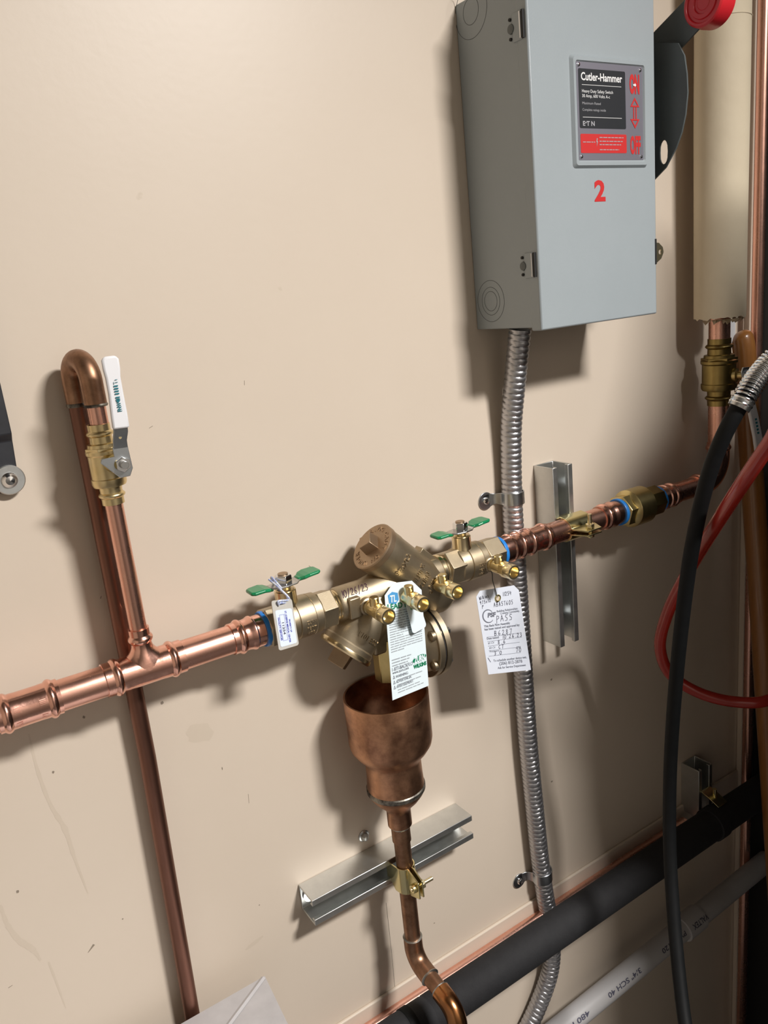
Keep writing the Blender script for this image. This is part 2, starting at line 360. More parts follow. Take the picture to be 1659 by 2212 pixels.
for pts, wd in (([(190, 2058), (203, 2040)], [.0006, .0030]), ([(217, 1293), (219, 1287)], [.0012, .0006]), ([(18, 2134), (27, 2128)], [.0008, .0006]), ([(322, 925), (330, 920)], [.0006, .0006]), ([(528, 822), (528, 832)], [.0006, .0006]), ([(667, 1222), (672, 1225)], [.0006, .0006]), ([(536, 1715), (538, 1735)], [.0005, .0005])):
    mark(pts, wd, 'scuff', 'scuff_mark')
# out of the picture: the lamp, and an added blocker shaped to darken the corner
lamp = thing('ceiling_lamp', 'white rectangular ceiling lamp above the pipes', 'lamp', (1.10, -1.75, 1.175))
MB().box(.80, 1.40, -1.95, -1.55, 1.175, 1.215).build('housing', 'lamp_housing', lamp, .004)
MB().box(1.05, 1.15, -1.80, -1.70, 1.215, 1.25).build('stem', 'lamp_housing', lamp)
tk = thing('shadow_blocker', 'unseen dark tank form added to shade the right corner', 'light blocker', (1.168, -.60, FL))
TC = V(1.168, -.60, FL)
MB().lathe([(.06, .205), (-.36-FL, .205), (-.30-FL, .215), (-.20-FL, .236), (-.12-FL, .236), (-.04-FL, .216), (.08-FL, .164), (.18-FL, .088), (.26-FL, .057), (.36-FL, .034), (.38-FL, .03)], TC, Z_, 56).build('shell', 'blocker_paint', tk)
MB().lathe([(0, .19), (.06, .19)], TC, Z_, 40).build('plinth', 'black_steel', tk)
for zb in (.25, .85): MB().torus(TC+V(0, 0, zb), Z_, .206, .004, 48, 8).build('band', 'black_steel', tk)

# ================================================================== MAIN COPPER LINE
DM, ZM = .060, -.371
def mx(X): return V(X, -DM, ZM)
RP = .017
def pipe_x(x0, x1, label, r=RP, m='copper'):
    return tag(MB().lathe([(0, r), (x1-x0, r)], mx(x0), X_, 40).build('copper_pipe', m), label, 'pipe', 'copper pipes of the horizontal line')
def bead(t, R, r, n=6, w_=.0045): return [(t-w_+2*w_*i/n, r+(R-r)*math.sin(PI*i/n)) for i in range(n+1)]
RF, RB = .0187, .0211
pipe_x(-.25, .034, 'bright copper pipe leaving the picture at the left edge')
def coupling(x0, x1, label, r=RP):
    t = thing('press_coupling', label, 'pipe fitting', mx((x0+x1)/2), 'copper press couplings')
    L = x1-x0; k = r/RP
    prof = [(0, r), (0, RF*k)]+bead(.0085, RB*k, RF*k)+[(.017, RF*k), (.020, RF*k*.985), (L-.020, RF*k*.985), (L-.017, RF*k)]+bead(L-.0085, RB*k, RF*k)+[(L, RF*k), (L, r)]
    MB().lathe(prof, mx(x0), X_, 40, cap=(False, False)).build('sleeve', 'press_copper', t)
    b = MB()
    for xx in (.0185, L-.0185):
        for a in (-.5, .35): 
            mp = cyl_map(mx(x0+xx), X_, -Y_, RF*k)
            for i in range(4): b.add([mp(a*.02+.0016*i, -.003, .0006), mp(a*.02+.0016*i+.0008, -.003, .0006), mp(a*.02+.0016*i+.0008, .003, .0006), mp(a*.02+.0016*i, .003, .0006)], [(0, 1, 2, 3)])
    b.build('press_mark', 'copper', t)
    return t
coupling(.033, .0945, 'bright copper press coupling at the left edge of the picture')
pipe_x(.0945, .141, 'short copper pipe between left coupling and tee')
# tee
t = thing('press_tee', 'bright copper press tee where the thin riser joins', 'pipe fitting', mx(.1845))
L = .0875; XT = .141
MB().lathe([(0, RP), (0, RF)]+bead(.0125, RB, RF)+[(.022, RF), (.026, RF*.98), (L-.026, RF*.98), (L-.022, RF)]+bead(L-.0125, RB, RF)+[(L, RF), (L, RP)], mx(XT), X_, 40, cap=(False, False)).build('run', 'press_copper', t)
XR = .1868
sb = MB(); NA, NT = 40, 10
for it in range(NT+1):
    tt = it/NT; rho = .0113+(.0182-.0113)*(1-tt)**2.3
    for k in range(NA):
        a = 2*PI*k/NA; yy = rho*math.sin(a); zb = math.sqrt((RF*.985)**2-yy*yy)-.0004
        sb.v.append(V(XR+rho*math.cos(a), -DM+yy, ZM+zb*(1-tt)+.030*tt))
for it in range(NT):
    for k in range(NA): sb.f.append((it*NA+k, it*NA+(k+1) % NA, (it+1)*NA+(k+1) % NA, (it+1)*NA+k))
sb.lathe([(.0295, .0113)]+bead(.0355, .0136, .0113)+[(.043, .0113), (.0475, .0113), (.0475, .0095)], V(XR, -DM, ZM), Z_, 40, cap=(False, False))
sb.build('branch', 'press_copper', t)
pipe_x(.2285, .288, 'copper pipe between the tee and the left ball valve')
def adapter(x0, L, label, flip=False, r=RP, ring=True):
    t = thing('press_adapter', label, 'pipe fitting', mx(x0+L/2), 'copper press adapters')
    k = r/RP
    prof = [(0, r), (0, RF*k)]+bead(.0105, RB*k, RF*k)+[(.018, RF*k), (.022, RF*k*1.02), (.0255, RB*k*.985), (.0275, RB*k*.985), (.0295, RF*k*1.03), (L-.004, RF*k*1.03), (L, RF*k*1.0)]
    o, ax = (mx(x0), X_) if not flip else (mx(x0+L), -X_)
    MB().lathe(prof, o, ax, 40, cap=(False, True)).build('sleeve', 'press_copper', t)
    if ring: MB().lathe([(L-.006, RF*k), (L-.006, RB*k*1.0), (L-.004, RB*k*1.04), (L-.0005, RB*k*1.02), (L-.0005, RF*k*.9)], o, ax, 40).build('seal_ring', 'blue_ring', t)
    return t
adapter(.2875, .0455, 'copper press adapter with blue ring beside the tee')

# ------------------------------------------------------------------ ball valves with green wing handles
def test_cock(parent, X, d0, name='test_cock', z=None, L=.045):
    z = ZM-.003 if z is None else z; o = V(X, -d0, z); ax = -Y_
    p = MB().lathe([(-.006, .0085), (0, .0085), (.002, .0085), (.0035, .006), (.005, .006), (.0065, .0088), (.022, .0088), (.024, .0082)], o, ax, 24).build(name, 'brass', parent)
    MB().lathe([(.0225, .0113), (.0315, .0113)], o, ax, 6, ref=V(.3, 0, 1)).build('hex_nut', 'brass', p, .0006)
    MB().lathe([(.031, .0095), (.0325, .0104), (L-.002, .0104), (L, .0098), (L, .0076), (L-.012, .0070), (L-.012, .0)], o, ax, 28, cap=(False, False)).build('outlet', 'bright_brass', p)
    MB().lathe([(0, .0062), (.0165, .0062), (.0175, .0054)], o+ax*.0145, Z_, 20).build('plug', 'brass', p)
    return p
def ball_valve(xs, hexL, body, hexR, label, cock=None, tip=0):
    t = thing('ball_valve', label, 'valve', mx(xs), 'ball valves with green handles')
    b0, b1 = body; L = b1-b0
    prof = [(0, .0215), (.002, .0242), (L*.30, .0252), (L*.31, .0245), (L*.33, .0245), (L*.34, .0262), (L*.70, .0262), (L*.71, .0252), (L*.73, .0252), (L*.74, .0258), (L*.92, .0252), (L, .0205)]
    bo = MB().lathe(prof, mx(b0), X_, 44).build('body', 'bronze', t)
    for (x0, x1) in (hexL, hexR): MB().lathe([(0, .0235), (.0015, .0256), (x1-x0-.0015, .0256), (x1-x0, .0235)], mx(x0), X_, 6, ref=V(0, -.25, 1)).build('hex_end', 'bronze', t, .0005)
    o = V(xs, -DM, ZM)
    MB().lathe([(.018, .0150), (.024, .0140), (.027, .0133), (.040, .0133), (.0405, .0115), (.042, .0115)], o, Z_, 28).build('bonnet', 'bronze_cut', t)
    MB().lathe([(.0415, .0072), (.046, .0072)], o, Z_, 20).build('stem', 'brass', t)
    h = MB()
    # steel handle: flat bar, ends raised and coated
    zz = ZM+.0465
    def bar(pts, wy, th, mb):
        for i in range(len(pts)-1):
            (xa, za, wa), (xb, zb, wb) = pts[i], pts[i+1]
            mb.add([V(xs+xa, -DM-wa, zz+za), V(xs+xa, -DM+wa, zz+za), V(xs+xb, -DM+wb, zz+zb), V(xs+xb, -DM-wb, zz+zb), V(xs+xa, -DM-wa, zz+za+th), V(xs+xa, -DM+wa, zz+za+th), V(xs+xb, -DM+wb, zz+zb+th), V(xs+xb, -DM-wb, zz+zb+th)],
                   [(0, 1, 2, 3), (7, 6, 5, 4), (0, 3, 7, 4), (1, 5, 6, 2)]+([(0, 4, 5, 1)] if i == 0 else [])+([(3, 2, 6, 7)] if i == len(pts)-2 else []))
    bar([(-.020, .001, .0065), (-.013, 0, .0105), (0, 0, .013), (.013, 0, .0105), (.020, .003, .0065)], 0, .002, h)
    ho = h.build('handle', 'steel', t, .0005)
    for s in (-1, 1):
        g = MB(); dz = -.001 if s < 0 else .002
        th = .0046
        P = [(s*.0165, dz-.001, .0066), (s*.0195, dz-.001, .0075), (s*.0235, dz+.0006, .0115), (s*.030, dz+.002, .0128), (s*.042, dz+.002+tip*s, .0118), (s*.0465, dz+.002+tip*s, .0085)]
        bar(P, 0, th, g); wo = g.build('wing', 'green_vinyl', t, .0018); wo.parent = t
    MB().lathe([(.048, .0100), (.0505, .0105), (.058, .0105), (.0595, .0095)], o, Z_, 6, ref=V(1, .4, 0)).build('nut', 'chrome', t, .0005)
    MB().lathe([(.0590, .0062), (.0612, .0062)], o, Z_, 20).build('stem_tip', 'bronze_cap', t)
    mp = cyl_map(V(b0+L*.52, -DM, ZM), -X_, V(0, -1, -.15), .0262)
    tx = MB(); raised(tx, mp, 'WILKINS', .000, .003, .0055, .019, h=.0007); raised(tx, mp, 'CWP 600', .000, -.004, .0045, .016, h=.0007)
    return t
bvl = ball_valve(.3645, (.331, .356), (.351, .405), (.401, .423), 'bronze ball valve with green wing handle and hanging white name tag', tip=.0005)
bvr = ball_valve(.6355, (.600, .626), (.619, .668), (.666, .697), 'bronze ball valve with green wing handle beside the metal conduit', tip=.0005)
# cast lettering on the visible side
for xs, par in ((.382, bvl), (.650, bvr)):
    mb = MB(); mp = cyl_map(V(xs, -DM, ZM), X_, V(0, -1, -.1), .0262)
    mp2 = lambda x, y, off=0, mp=mp: mp(-x, y, off)
    m2 = lambda x, y, off=0, mp=mp: mp(y, x, off)
    raised(mb, m2, 'ZURN', 0, -.001, .0058, .013, h=.0007); raised(mb, m2, 'PORT', 0, .007, .0052, .012, h=.0007); raised(mb, m2, '600', 0, .0145, .0052, .010, h=.0007)
    mb.build('cast_lettering', 'bronze', par)
MB().lathe([(-.004, .0105), (.004, .0105), (.0055, .0088)], V(.664, -DM-.022, ZM-.004), -Y_, 24).build('cock_boss', 'bronze', bvr)
test_cock(bvr, .664, DM+.028, z=ZM-.004)

# ------------------------------------------------------------------ backflow preventer
bf = thing('backflow_preventer', 'cast bronze backflow preventer with angled check housings and test cocks', 'backflow preventer', V(.51, -DM, -.50))
body = MB().lathe([(0, .0205), (.003, .0222), (.040, .0222), (.046, .0235), (.06, .0255), (.12, .0255), (.15, .0235), (.165, .0215)], mx(.430), X_, 96).build('body', 'bronze', bf)
MB().lathe([(0, .0185), (.002, .0200), (.004, .0190), (.006, .0200), (.008, .0190), (.010, .0200), (.012, .0185)], mx(.4205), X_, 40).build('inlet_thread', 'bronze_cut', bf)
MB().lathe([(0, .0185), (.006, .0185), (.006, .0235), (.011, .0235), (.011, .0190), (.0135, .0200), (.016, .0190), (.0185, .0200), (.021, .0190)], mx(.582), X_, 40).build('outlet_thread', 'bronze_cut', bf)
MB().box(.4365, .4525, -DM-.0262, -DM+.0, ZM-.015, ZM+.012).build('wrench_flat', 'bronze', bf, .0015)
s2 = math.sqrt(.5)
# upper check housing
UA = V(-s2, 0, s2); UO = V(.570, -DM, -.386); UR = .0316
uh = MB().lathe([(-.042, .012), (-.038, .021), (-.030, .0275), (-.018, .0305), (.0, UR), (.080, UR), (.084, .0323), (.100, .0323)], UO, UA, 48).build('check_housing', 'bronze', bf)
capo = UO+UA*.100
cp = MB().lathe([(0, .0322), (.0012, .0334), (.0085, .0334), (.0098, .0320), (.0098, .0)], capo, UA, 48, cap=(True, False)).build('spring_cap', 'bronze_cap', bf)
mb = MB(); u0, w0 = perp(UA, V(0, -1, 0)); ct = capo+UA*.0098
def sqplug(o, ax, u, w_, a, b, h, mb):
    P = [o+(u*i+w_*j)*a for i, j in ((-1, -1), (1, -1), (1, 1), (-1, 1))]; Q = [o+ax*h+(u*i+w_*j)*b for i, j in ((-1, -1), (1, -1), (1, 1), (-1, 1))]
    return mb.add(P+Q, [(0, 1, 2, 3), (4, 5, 6, 7)]+[(i, (i+1) % 4, 4+(i+1) % 4, 4+i) for i in range(4)])
sqplug(ct-UA*.002, UA, (u0+w0)*s2, (u0-w0)*s2, .0104, .0088, .0165, mb); mb.build('square_plug', 'bronze_cap', cp, .0008)
def ringtext(mb, o, ax, up, R, body, a0, a1, size, h=.0007, inward=False):
    u, w_ = perp(ax, up)
    chars = body
    for i, ch in enumerate(chars):
        if ch == ' ': continue
        a = a0+(a1-a0)*i/max(1, len(chars)-1)
        rad = u*math.cos(a)+w_*math.sin(a); tan = (-u*math.sin(a)+w_*math.cos(a))*(1 if a1 > a0 else -1)
        def mp(x, y, off, rad=rad, tan=tan): return o+rad*R+tan*x+rad*(y if inward else -y)+ax*off
        raised(mb, mp, ch, 0, size*.35, size, h=h)
    return mb
mb = MB(); upv = V(0, -1, 0)
dg_ = math.radians
ringtext(mb, ct, UA, upv, .0252, 'SPRING', dg_(168), dg_(86), .0088); ringtext(mb, ct, UA, upv, .0252, 'CAUTION', dg_(58), dg_(-42), .0088); ringtext(mb, ct, UA, upv, .0252, 'UNDER', dg_(-72), dg_(-138), .0088)
mb.build('cast_lettering', 'bronze_cap', cp)
mp = cyl_map(UO, UA, V(-s2*.32, -1, -s2*.32), UR)
mt = lambda x, y, off=0: mp(-x, -y, off)
def facing(mb, mp0, body, x, y, size, width, h=.0016): raised(mb, mp0, body, x, y, size, width, h=h)
mb = MB(); ang = .0
m3 = lambda x, y, off=0: mp(x, -y, off)
facing(mb, m3, '975XL2', .010, -.070, .0100, .032); facing(mb, m3, 'WILKINS', .010, -.041, .0105, .034); facing(mb, m3, 'ZURN', .010, -.0285, .0105, .022)
facing(mb, m3, 'NSF', .012, -.017, .0060, .012); facing(mb, m3, 'C', .002, -.010, .007, None)
mb.build('cast_lettering', 'bronze', uh)
# rib lug on the upper right of the housing
mb = MB(); sd = V(s2, 0, s2)
mb.para(UO+UA*.012+sd*.028-Y_*.008, UA*.032, Y_*.016, sd*.0095); mb.build('lug', 'bronze', bf, .001)
# lower check housing
LA = V(-s2, 0, -s2); LO = V(.508, -DM, -.363); LR = .0330
lh = MB().lathe([(0, .022), (.020, .026), (.03, LR), (.090, LR), (.092, .0345), (.0995, .0345)], LO, LA, 48).build('check_housing', 'bronze', bf)
lc = MB().lathe([(0, .0362), (.002, .0370), (.005, .0370), (.007, .0350), (.007, 0)], LO+LA*.0985, LA, 48, cap=(True, False)).build('spring_cap', 'bronze_cut', bf)
mb = MB(); u0, w0 = perp(LA, V(0, -1, 0)); sqplug(LO+LA*.104, LA, (u0+w0)*s2, (u0-w0)*s2, .0125, .0115, .020, mb); mb.build('square_plug', 'bronze_cap', lc, .0008)
mp4 = cyl_map(LO, LA, V(s2*.25, -1, -s2*.25), LR)
mb = MB()
raised(mb, lambda x, y, off=0: mp4(x, -y, off), 'ASSE 1013', .008, -.072, .0092, .034, h=.0016); mb.build('cast_lettering', 'bronze', lh)
MB().lathe([(0, .0338), (.0025, .0338)], LO+LA*.036, LA, 48).build('casting_rib', 'bronze', bf)
# embossed arrow on the front of the body between the two housings
mb = MB(); fy = -DM-.0285
mb.prism([V(.476, fy, -.398), V(.490, fy, -.398), V(.490, fy, -.404), V(.500, fy, -.393), V(.490, fy, -.382), V(.490, fy, -.388), V(.476, fy, -.388)], (0, .012, 0)); mb.build('flow_arrow', 'bronze', bf, .0006)
# relief valve below
rv = MB().lathe([(0, .020), (.030, .022), (.050, .027), (.066, .024), (.070, .018)], V(.512, -DM, -.385), -Z_, 36).build('relief_valve', 'bronze', bf)
MB().lathe([(0, .020), (.02, .0235), (.035, .030), (.052, .040), (.060, .0475), (.060, .0475)], V(.491, -DM, -.458), X_, 44).build('diaphragm_bowl', 'bronze', rv)
MB().lathe([(0, .0505), (.009, .0505)], V(.549, -DM, -.462), X_, 48).build('flange', 'bronze', rv, .001)
MB().lathe([(0, .0495), (.0022, .0495)], V(.558, -DM, -.462), X_, 48).build('gasket', 'gasket', rv)
MB().lathe([(0, .0512), (.008, .0512), (.011, .046), (.014, .030), (.015, 0)], V(.5602, -DM, -.462), X_, 48, cap=(True, False)).build('cover', 'bronze', rv)
for k in range(6):
    a = PI/6+k*PI/3; o = V(.546, -DM+math.cos(a)*.0425, -.462+math.sin(a)*.0425)
    MB().lathe([(-.004, .0040), (-.002, .0075), (.0125, .0078)], o, X_, 16).build('bolt_lug', 'bronze', rv)
    MB().lathe([(.020, .0045), (.029, .0045)], o, X_, 6).build('bolt', 'zinc', rv)
MB().lathe([(0, .0195), (.012, .0205), (.014, .0205), (.060, .0205)], V(.4985, -DM, -.436), -Z_, 8, ref=V(1, -.4, 0)).build('discharge_port', 'yellow_brass', rv, .0008)
MB().para(V(.47, -DM-.016, -.452), (.04, 0, 0), (0, .032, 0), (0, 0, .045)).build('relief_neck', 'bronze', rv, .004)
for X in (.4615, .5135, .5675):
    MB().lathe([(-.008, .0115), (.0035, .0115), (.005, .0095)], V(X, -DM-.024, ZM-.004), -Y_, 24).build('cock_boss', 'bronze', bf)
    test_cock(bf, X, DM+.029, z=ZM-.004)
mp5 = cyl_map(V(.430, -DM, ZM), X_, V(0, -1, 1.1), .0222)
mb = MB(); write(mb, lambda x, y, off=0: mp5(y, x, off), '10/26/23', .0015, .004, .0100, adv=.0052, wd=.0010, slant=.25, off=.0004, cw=.48); mb.build('marker_date', 'marker', body)

# ------------------------------------------------------------------ right part of the line
adapter(.697, .050, 'copper press adapter with blue ring right of the backflow preventer', flip=True)
coupling(.7475, .795, 'copper press coupling crossing in front of the conduit')
pipe_x(.795, .908, 'copper pipe held by the clamp on the upright strut')
adapter(.9065, .0475, 'copper press adapter with blue ring left of the brass union', r=RP)
un = thing('brass_union', 'brass check union with hexagon and round nut in the dark right half', 'pipe fitting', mx(1.0))
MB().lathe([(0, .0235), (.0015, .0265), (.018, .0265), (.0195, .0245)], mx(.9535), X_, 6, ref=V(0, -.3, 1)).build('hex_end', 'yellow_brass', un, .0005)
MB().lathe([(.006, .0240), (.010, .0290), (.012, .0305), (.046, .0305), (.048, .0285)], mx(.9615), X_, 44).build('union_nut', 'yellow_brass', un)
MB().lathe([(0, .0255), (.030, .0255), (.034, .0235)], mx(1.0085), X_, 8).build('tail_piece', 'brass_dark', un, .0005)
adapter(1.0415, .0465, 'copper press adapter with pale blue ring right of the brass union', flip=True)
pipe_x(1.088, 1.158, 'dark copper pipe running behind the black cord to the elbow')
XE = 1.2065; RE = .042
e = thing('press_elbow', 'copper press elbow turning the line up behind the black cord', 'pipe fitting', V(XE-.02, -DM, ZM))
cE = V(XE-RE, -DM, ZM+RE)
MB().tube([mx(XE-RE-.010), mx(XE-RE-.001)]+arc(cE, X_, Z_, RE, -PI/2, 0, 12)+[V(XE, -DM, ZM+RE+.001), V(XE, -DM, ZM+RE+.010)], RF, 32).build('bend', 'press_copper', e)
MB().lathe([(0, RP), (0, RF)]+bead(.009, RB, RF)+[(.02, RF)], mx(XE-RE-.022), X_, 36, cap=(False, False)).build('socket', 'press_copper', e)
MB().lathe([(0, RP), (0, RF)]+bead(.009, RB, RF)+[(.02, RF)], V(XE, -DM, ZM+RE+.024), -Z_, 36, cap=(False, False)).build('socket', 'press_copper', e)
def pipe_z(x, d, z0, z1, r, m, label, group=None, name='copper_pipe', cat='pipe'):
    return tag(MB().lathe([(0, r), (z1-z0, r)], V(x, -d, z0), Z_, 32).build(name, m), label, cat, group)
pipe_z(XE, DM, ZM+RE+.022, -.235, RP, 'copper', 'upright copper pipe between elbow and right brass valve')
rvz = -.243
def press_valve(X, d, z0, z1, r, label, m):
    t = thing('press_ball_valve', label, 'valve', V(X, -d, z0)); L = z1-z0; k = r/.0095
    rs, rb = r*1.18, r*1.42
    prof = [(0, r), (0, rs)]+bead(L*.115, rb, rs, w_=L*.035)+[(L*.16, rs), (L*.22, rs*1.02), (L*.235, rs*1.45), (L*.27, rs*1.55), (L*.33, rs*1.55), (L*.34, rs*1.46), (L*.62, rs*1.46), (L*.64, rs*1.58), (L*.68, rs*1.58), (L*.70, rs*1.35), (L*.76, rs*1.3), (L*.77, rs*1.02), (L*.84, rs)]+bead(L*.885, rb, rs, w_=L*.035)+[(L, rs), (L, r)]
    MB().lathe(prof, V(X, -d, z0), Z_, 36, cap=(False, False)).build('body', m, t)
    MB().lathe([(0, rs*1.57), (L*.09, rs*1.57)], V(X, -d, z0+L*.63), Z_, 6).build('hex_end', m, t, .0005)
    return t
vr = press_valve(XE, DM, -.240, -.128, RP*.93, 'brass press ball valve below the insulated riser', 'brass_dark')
zc = -.1895
MB().lathe([(0, .012), (.030, .012), (.032, .007), (.042, .007)], V(XE, -DM, zc), V(.25, -1, 0), 20).build('stem', 'yellow_brass', vr)
lv = MB(); pA = V(XE+.012, -.101, zc)
lv.prism([pA+V(-.014, 0, .006), pA+V(-.010, 0, .014), pA+V(.010, 0, .012), pA+V(.014, 0, -.008), pA+V(.016, 0, -.045), pA+V(.002, 0, -.045), pA+V(-.008, 0, -.010)], (0, -.003, 0)); lvo = lv.build('lever', 'zinc', vr, .0006)
MB().lathe([(0, .009), (.007, .009)], pA+V(0, -.002, 0), -Y_, 6).build('nut', 'zinc', vr, .0004)
hp = [pA+V(.006, -.004, -.040), pA+V(.012, -.008, -.070), pA+V(.018, -.012, -.105), pA+V(.024, -.014, -.138), pA+V(.026, -.014, -.148)]
g = MB()
for i in range(len(hp)): pass
def slab(pts, hw, th, mb, nrm=-Y_):
    n = len(mb.v); P = [Vector(p) for p in pts]
    for i, p in enumerate(P):
        t = (P[min(i+1, len(P)-1)]-P[max(i-1, 0)]).normalized(); s_ = t.cross(nrm).normalized(); nn = s_.cross(t).normalized()
        h = hw[i] if isinstance(hw, (list, tuple)) else hw
        mb.v += [p-s_*h-nn*th/2, p+s_*h-nn*th/2, p+s_*h+nn*th/2, p-s_*h+nn*th/2]
    for i in range(len(P)-1):
        a = n+4*i
        for k in range(4): mb.f.append((a+k, a+(k+1) % 4, a+4+(k+1) % 4, a+4+k))
    mb.f += [(n, n+1, n+2, n+3)[::-1], tuple(n+4*(len(P)-1)+k for k in range(4))]; return mb
gr = slab(hp, [.0095, .0105, .0105, .0115, .0085], .006, g).build('grip', 'white_plastic', vr, .0022)
mb = MB(); fl = Flat(hp[1]+V(-.004, -.0036, 0), hp[1]+V(.004, -.0036, 0), hp[3]+V(.004, -.0036, 0), hp[3]+V(-.004, -.0036, 0))
for i in range(5): fl.rect(.001, .004+i*.006, .0065, .0075+i*.006, .0004, mb=mb)
mb.build('print', 'teal_print', gr)
pipe_z(XE, DM, -.132, -.088, RP, 'copper', 'short copper pipe stub entering the white insulation')
ins = thing('pipe_insulation', 'thick cream pipe insulation with torn lower end on right riser', 'insulation', V(XE, -DM, -.105))
n = 48; RI = .0405; mb = MB(); rings = [(-.093, RI), (.06, RI), (.2, RI*1.01), (.3, RI*1.005), (.42, RI), (1.24, RI)]
rr = random.Random(3); edge = [rr.uniform(-.003, .0015) for _ in range(n)]
for i, (z, r) in enumerate(rings):
    for k in range(n):
        a = 2*PI*k/n; zz = z+(edge[k] if i == 0 else 0)
        mb.v.append(V(XE+math.cos(a)*r*(1+.006*math.sin(3*a+i)), -DM-.0+math.sin(a)*r*(1+.005*math.cos(5*a+i)), zz))
for i in range(len(rings)-1):
    for k in range(n): mb.f.append((i*n+k, i*n+(k+1) % n, (i+1)*n+(k+1) % n, (i+1)*n+k))
m0 = len(mb.v)
for k in range(n): a = 2*PI*k/n; mb.v.append(V(XE+math.cos(a)*.0175, -DM+math.sin(a)*.0175, -.088+.0))
for k in range(n): mb.f.append((m0+k, m0+(k+1) % n, (k+1) % n, k))
mb.build('jacket', 'insulation', ins)
mb = MB(); rr = random.Random(5)
for k in range(22):
    a = PI+PI*k/21+rr.uniform(-.1, .1); r = RI*rr.uniform(.80, .985); p = V(XE+math.cos(a)*r, -DM+math.sin(a)*r, -.095)
    h = rr.uniform(.003, .009); t = V(-math.sin(a), math.cos(a), 0)*rr.uniform(.003, .007); o = V(math.cos(a), math.sin(a), 0)
    mb.add([p-t, p+t, p+t*.6+V(0, 0, -h*.6)+o*.001, p-t*.2+V(0, 0, -h)-o*.001], [(0, 1, 2, 3)])
mb.build('torn_edge', 'torn', ins)
mb = MB(); mb.torus((XE, -DM, .345), Z_, RI*1.006, .0009, 48, 6); mb.build('wrap_seam', 'insulation', ins)
# little white plastic strip behind the stub
st = at(1584, 696, .035); tag(MB().box(st.x-.008, st.x+.008, -.034, -.030, st.z-.045, st.z+.004).build('plastic_strip', 'white_plastic'), 'small white plastic strip behind the copper stub below the insulation', 'strip')

# ================================================================== LEFT RISER
pipe_z(XR, DM, ZM+.042, -.178, .0093, 'copper', 'thin upright copper pipe between tee and white-levered valve')
vl = press_valve(XR, DM, -.182, -.098, .0096, 'small brass ball valve with long white lever on left riser', 'brass')
zc = -.1375
MB().lathe([(0, .0095), (.022, .0095), (.023, .006), (.033, .006)], V(XR+.001, -DM, zc), V(.16, -1, 0), 20).build('stem', 'yellow_brass', vl)
pB = V(XR+.008, -.0905, zc)
lv = MB(); lv.prism([pB+V(-.020, 0, .0045), pB+V(-.0185, 0, .0085), pB+V(-.006, 0, .0085), pB+V(-.006, 0, .018), pB+V(.009, 0, .018), pB+V(.010, 0, -.006), pB+V(.006, 0, -.0135), pB+V(-.004, 0, -.0135)], (0, -.0025, 0)); lvo = lv.build('lever', 'zinc', vl, .0005)
slab([pB+V(.0018, -.0012, .016), pB+V(.002, -.0035, .024), pB+V(.0035, -.0075, .033), pB+V(.004, -.009, .044)], [.0072, .0068, .0070, .0070], .0026, MB()).build('lever_arm', 'zinc', vl, .0004)
MB().lathe([(0, .0078), (.0055, .0078)], pB+V(.0005, -.002, 0), -Y_, 6).build('nut', 'chrome', vl, .0005)
MB().lathe([(0, .0042), (.0105, .0042)], pB+V(.0005, -.002, 0), -Y_, 14).build('stem_tip', 'steel', vl, .0004)
MB().lathe([(0, .0015), (.002, .0015)], pB+V(.0022, -.0046, .027), -Y_, 12).build('rivet', 'brass', vl)
hp = [pB+V(.0040, -.0086, .036), pB+V(.0045, -.0092, .050), pB+V(.0050, -.0098, .070), pB+V(.0050, -.0102, .086), pB+V(.0052, -.0104, .094), pB+V(.0054, -.0105, .103), pB+V(.0054, -.0105, .1065)]
gr = slab(hp, [.0082, .0080, .0072, .0072, .0082, .0082, .0055], .0056, MB()).build('grip', 'white_vinyl', vl, .002, label='white vinyl lever grip')
fl = Flat(hp[3]+V(-.0035, -.0033, 0), hp[3]+V(.0045, -.0033, 0), hp[1]+V(.0045, -.0033, 0), hp[1]+V(-.0035, -.0033, 0))
mb = MB(); rr = random.Random(11)
put_text(mb, fl, 'FNW', .0062, .033, .0058, .009, rot=-PI/2, off=.0004, bold=.03); 
for y in (.0205, .0185, .015, .0125, .010, .0075): fl.rect(.002, y, .0062, y+.0013, .0004, mb=mb)
fl.outline([(.004, .021), (.0062, .0225), (.004, .0245), (.0018, .0225)], .0001, mb, off=.0004)
for y in (.002, .0045): fl.rect(.004, y, .0066, y+.0005, .0004, mb=mb)
fl.rect(.0025, .004, .003, .0065, .0004, mb=mb)
mb.build('print', 'teal_print', gr)
pipe_z(XR+.0015, DM, -.102, -.078, .0093, 'copper', 'short copper pipe stub between white-levered valve and return bend')
rb = thing('return_bend', 'brown copper return bend at the top of the left riser', 'pipe fitting', V(XR, -.035, -.085)); XB = .1795
Ff = V(XR+.0015, -DM, -.0545); Bf = V(XB, -.019, -.0545); uf = (Ff-Bf).normalized(); Rb = (Ff-Bf).length/2
MB().tube([V(XR+.0015, -DM, -.080)]+arc((Ff+Bf)/2, uf, Z_, Rb, 0, PI, 18)+[V(XB, -.019, -.080)], .0112, 28).build('bend', 'brown_copper', rb)
MB().lathe([(0, .0113), (.0015, .0121), (.003, .0113)], V(XR+.0015, -DM, -.0805), Z_, 28).build('solder_ring', 'tarnish', rb)
MB().lathe([(0, .0113), (.002, .0119), (.004, .0113)], V(XB, -.019, -.0815), Z_, 28).build('solder_ring', 'tarnish', rb)
tag(MB().tube([V(XB, -.019, -.079), V(.1775, -.019, -.5), V(.1675, -.019, -.90), V(.157, -.019, -1.30)], .0098, 28).build('copper_pipe', 'old_copper'), 'long dull brown copper pipe running down the wall to the grey duct', 'pipe')

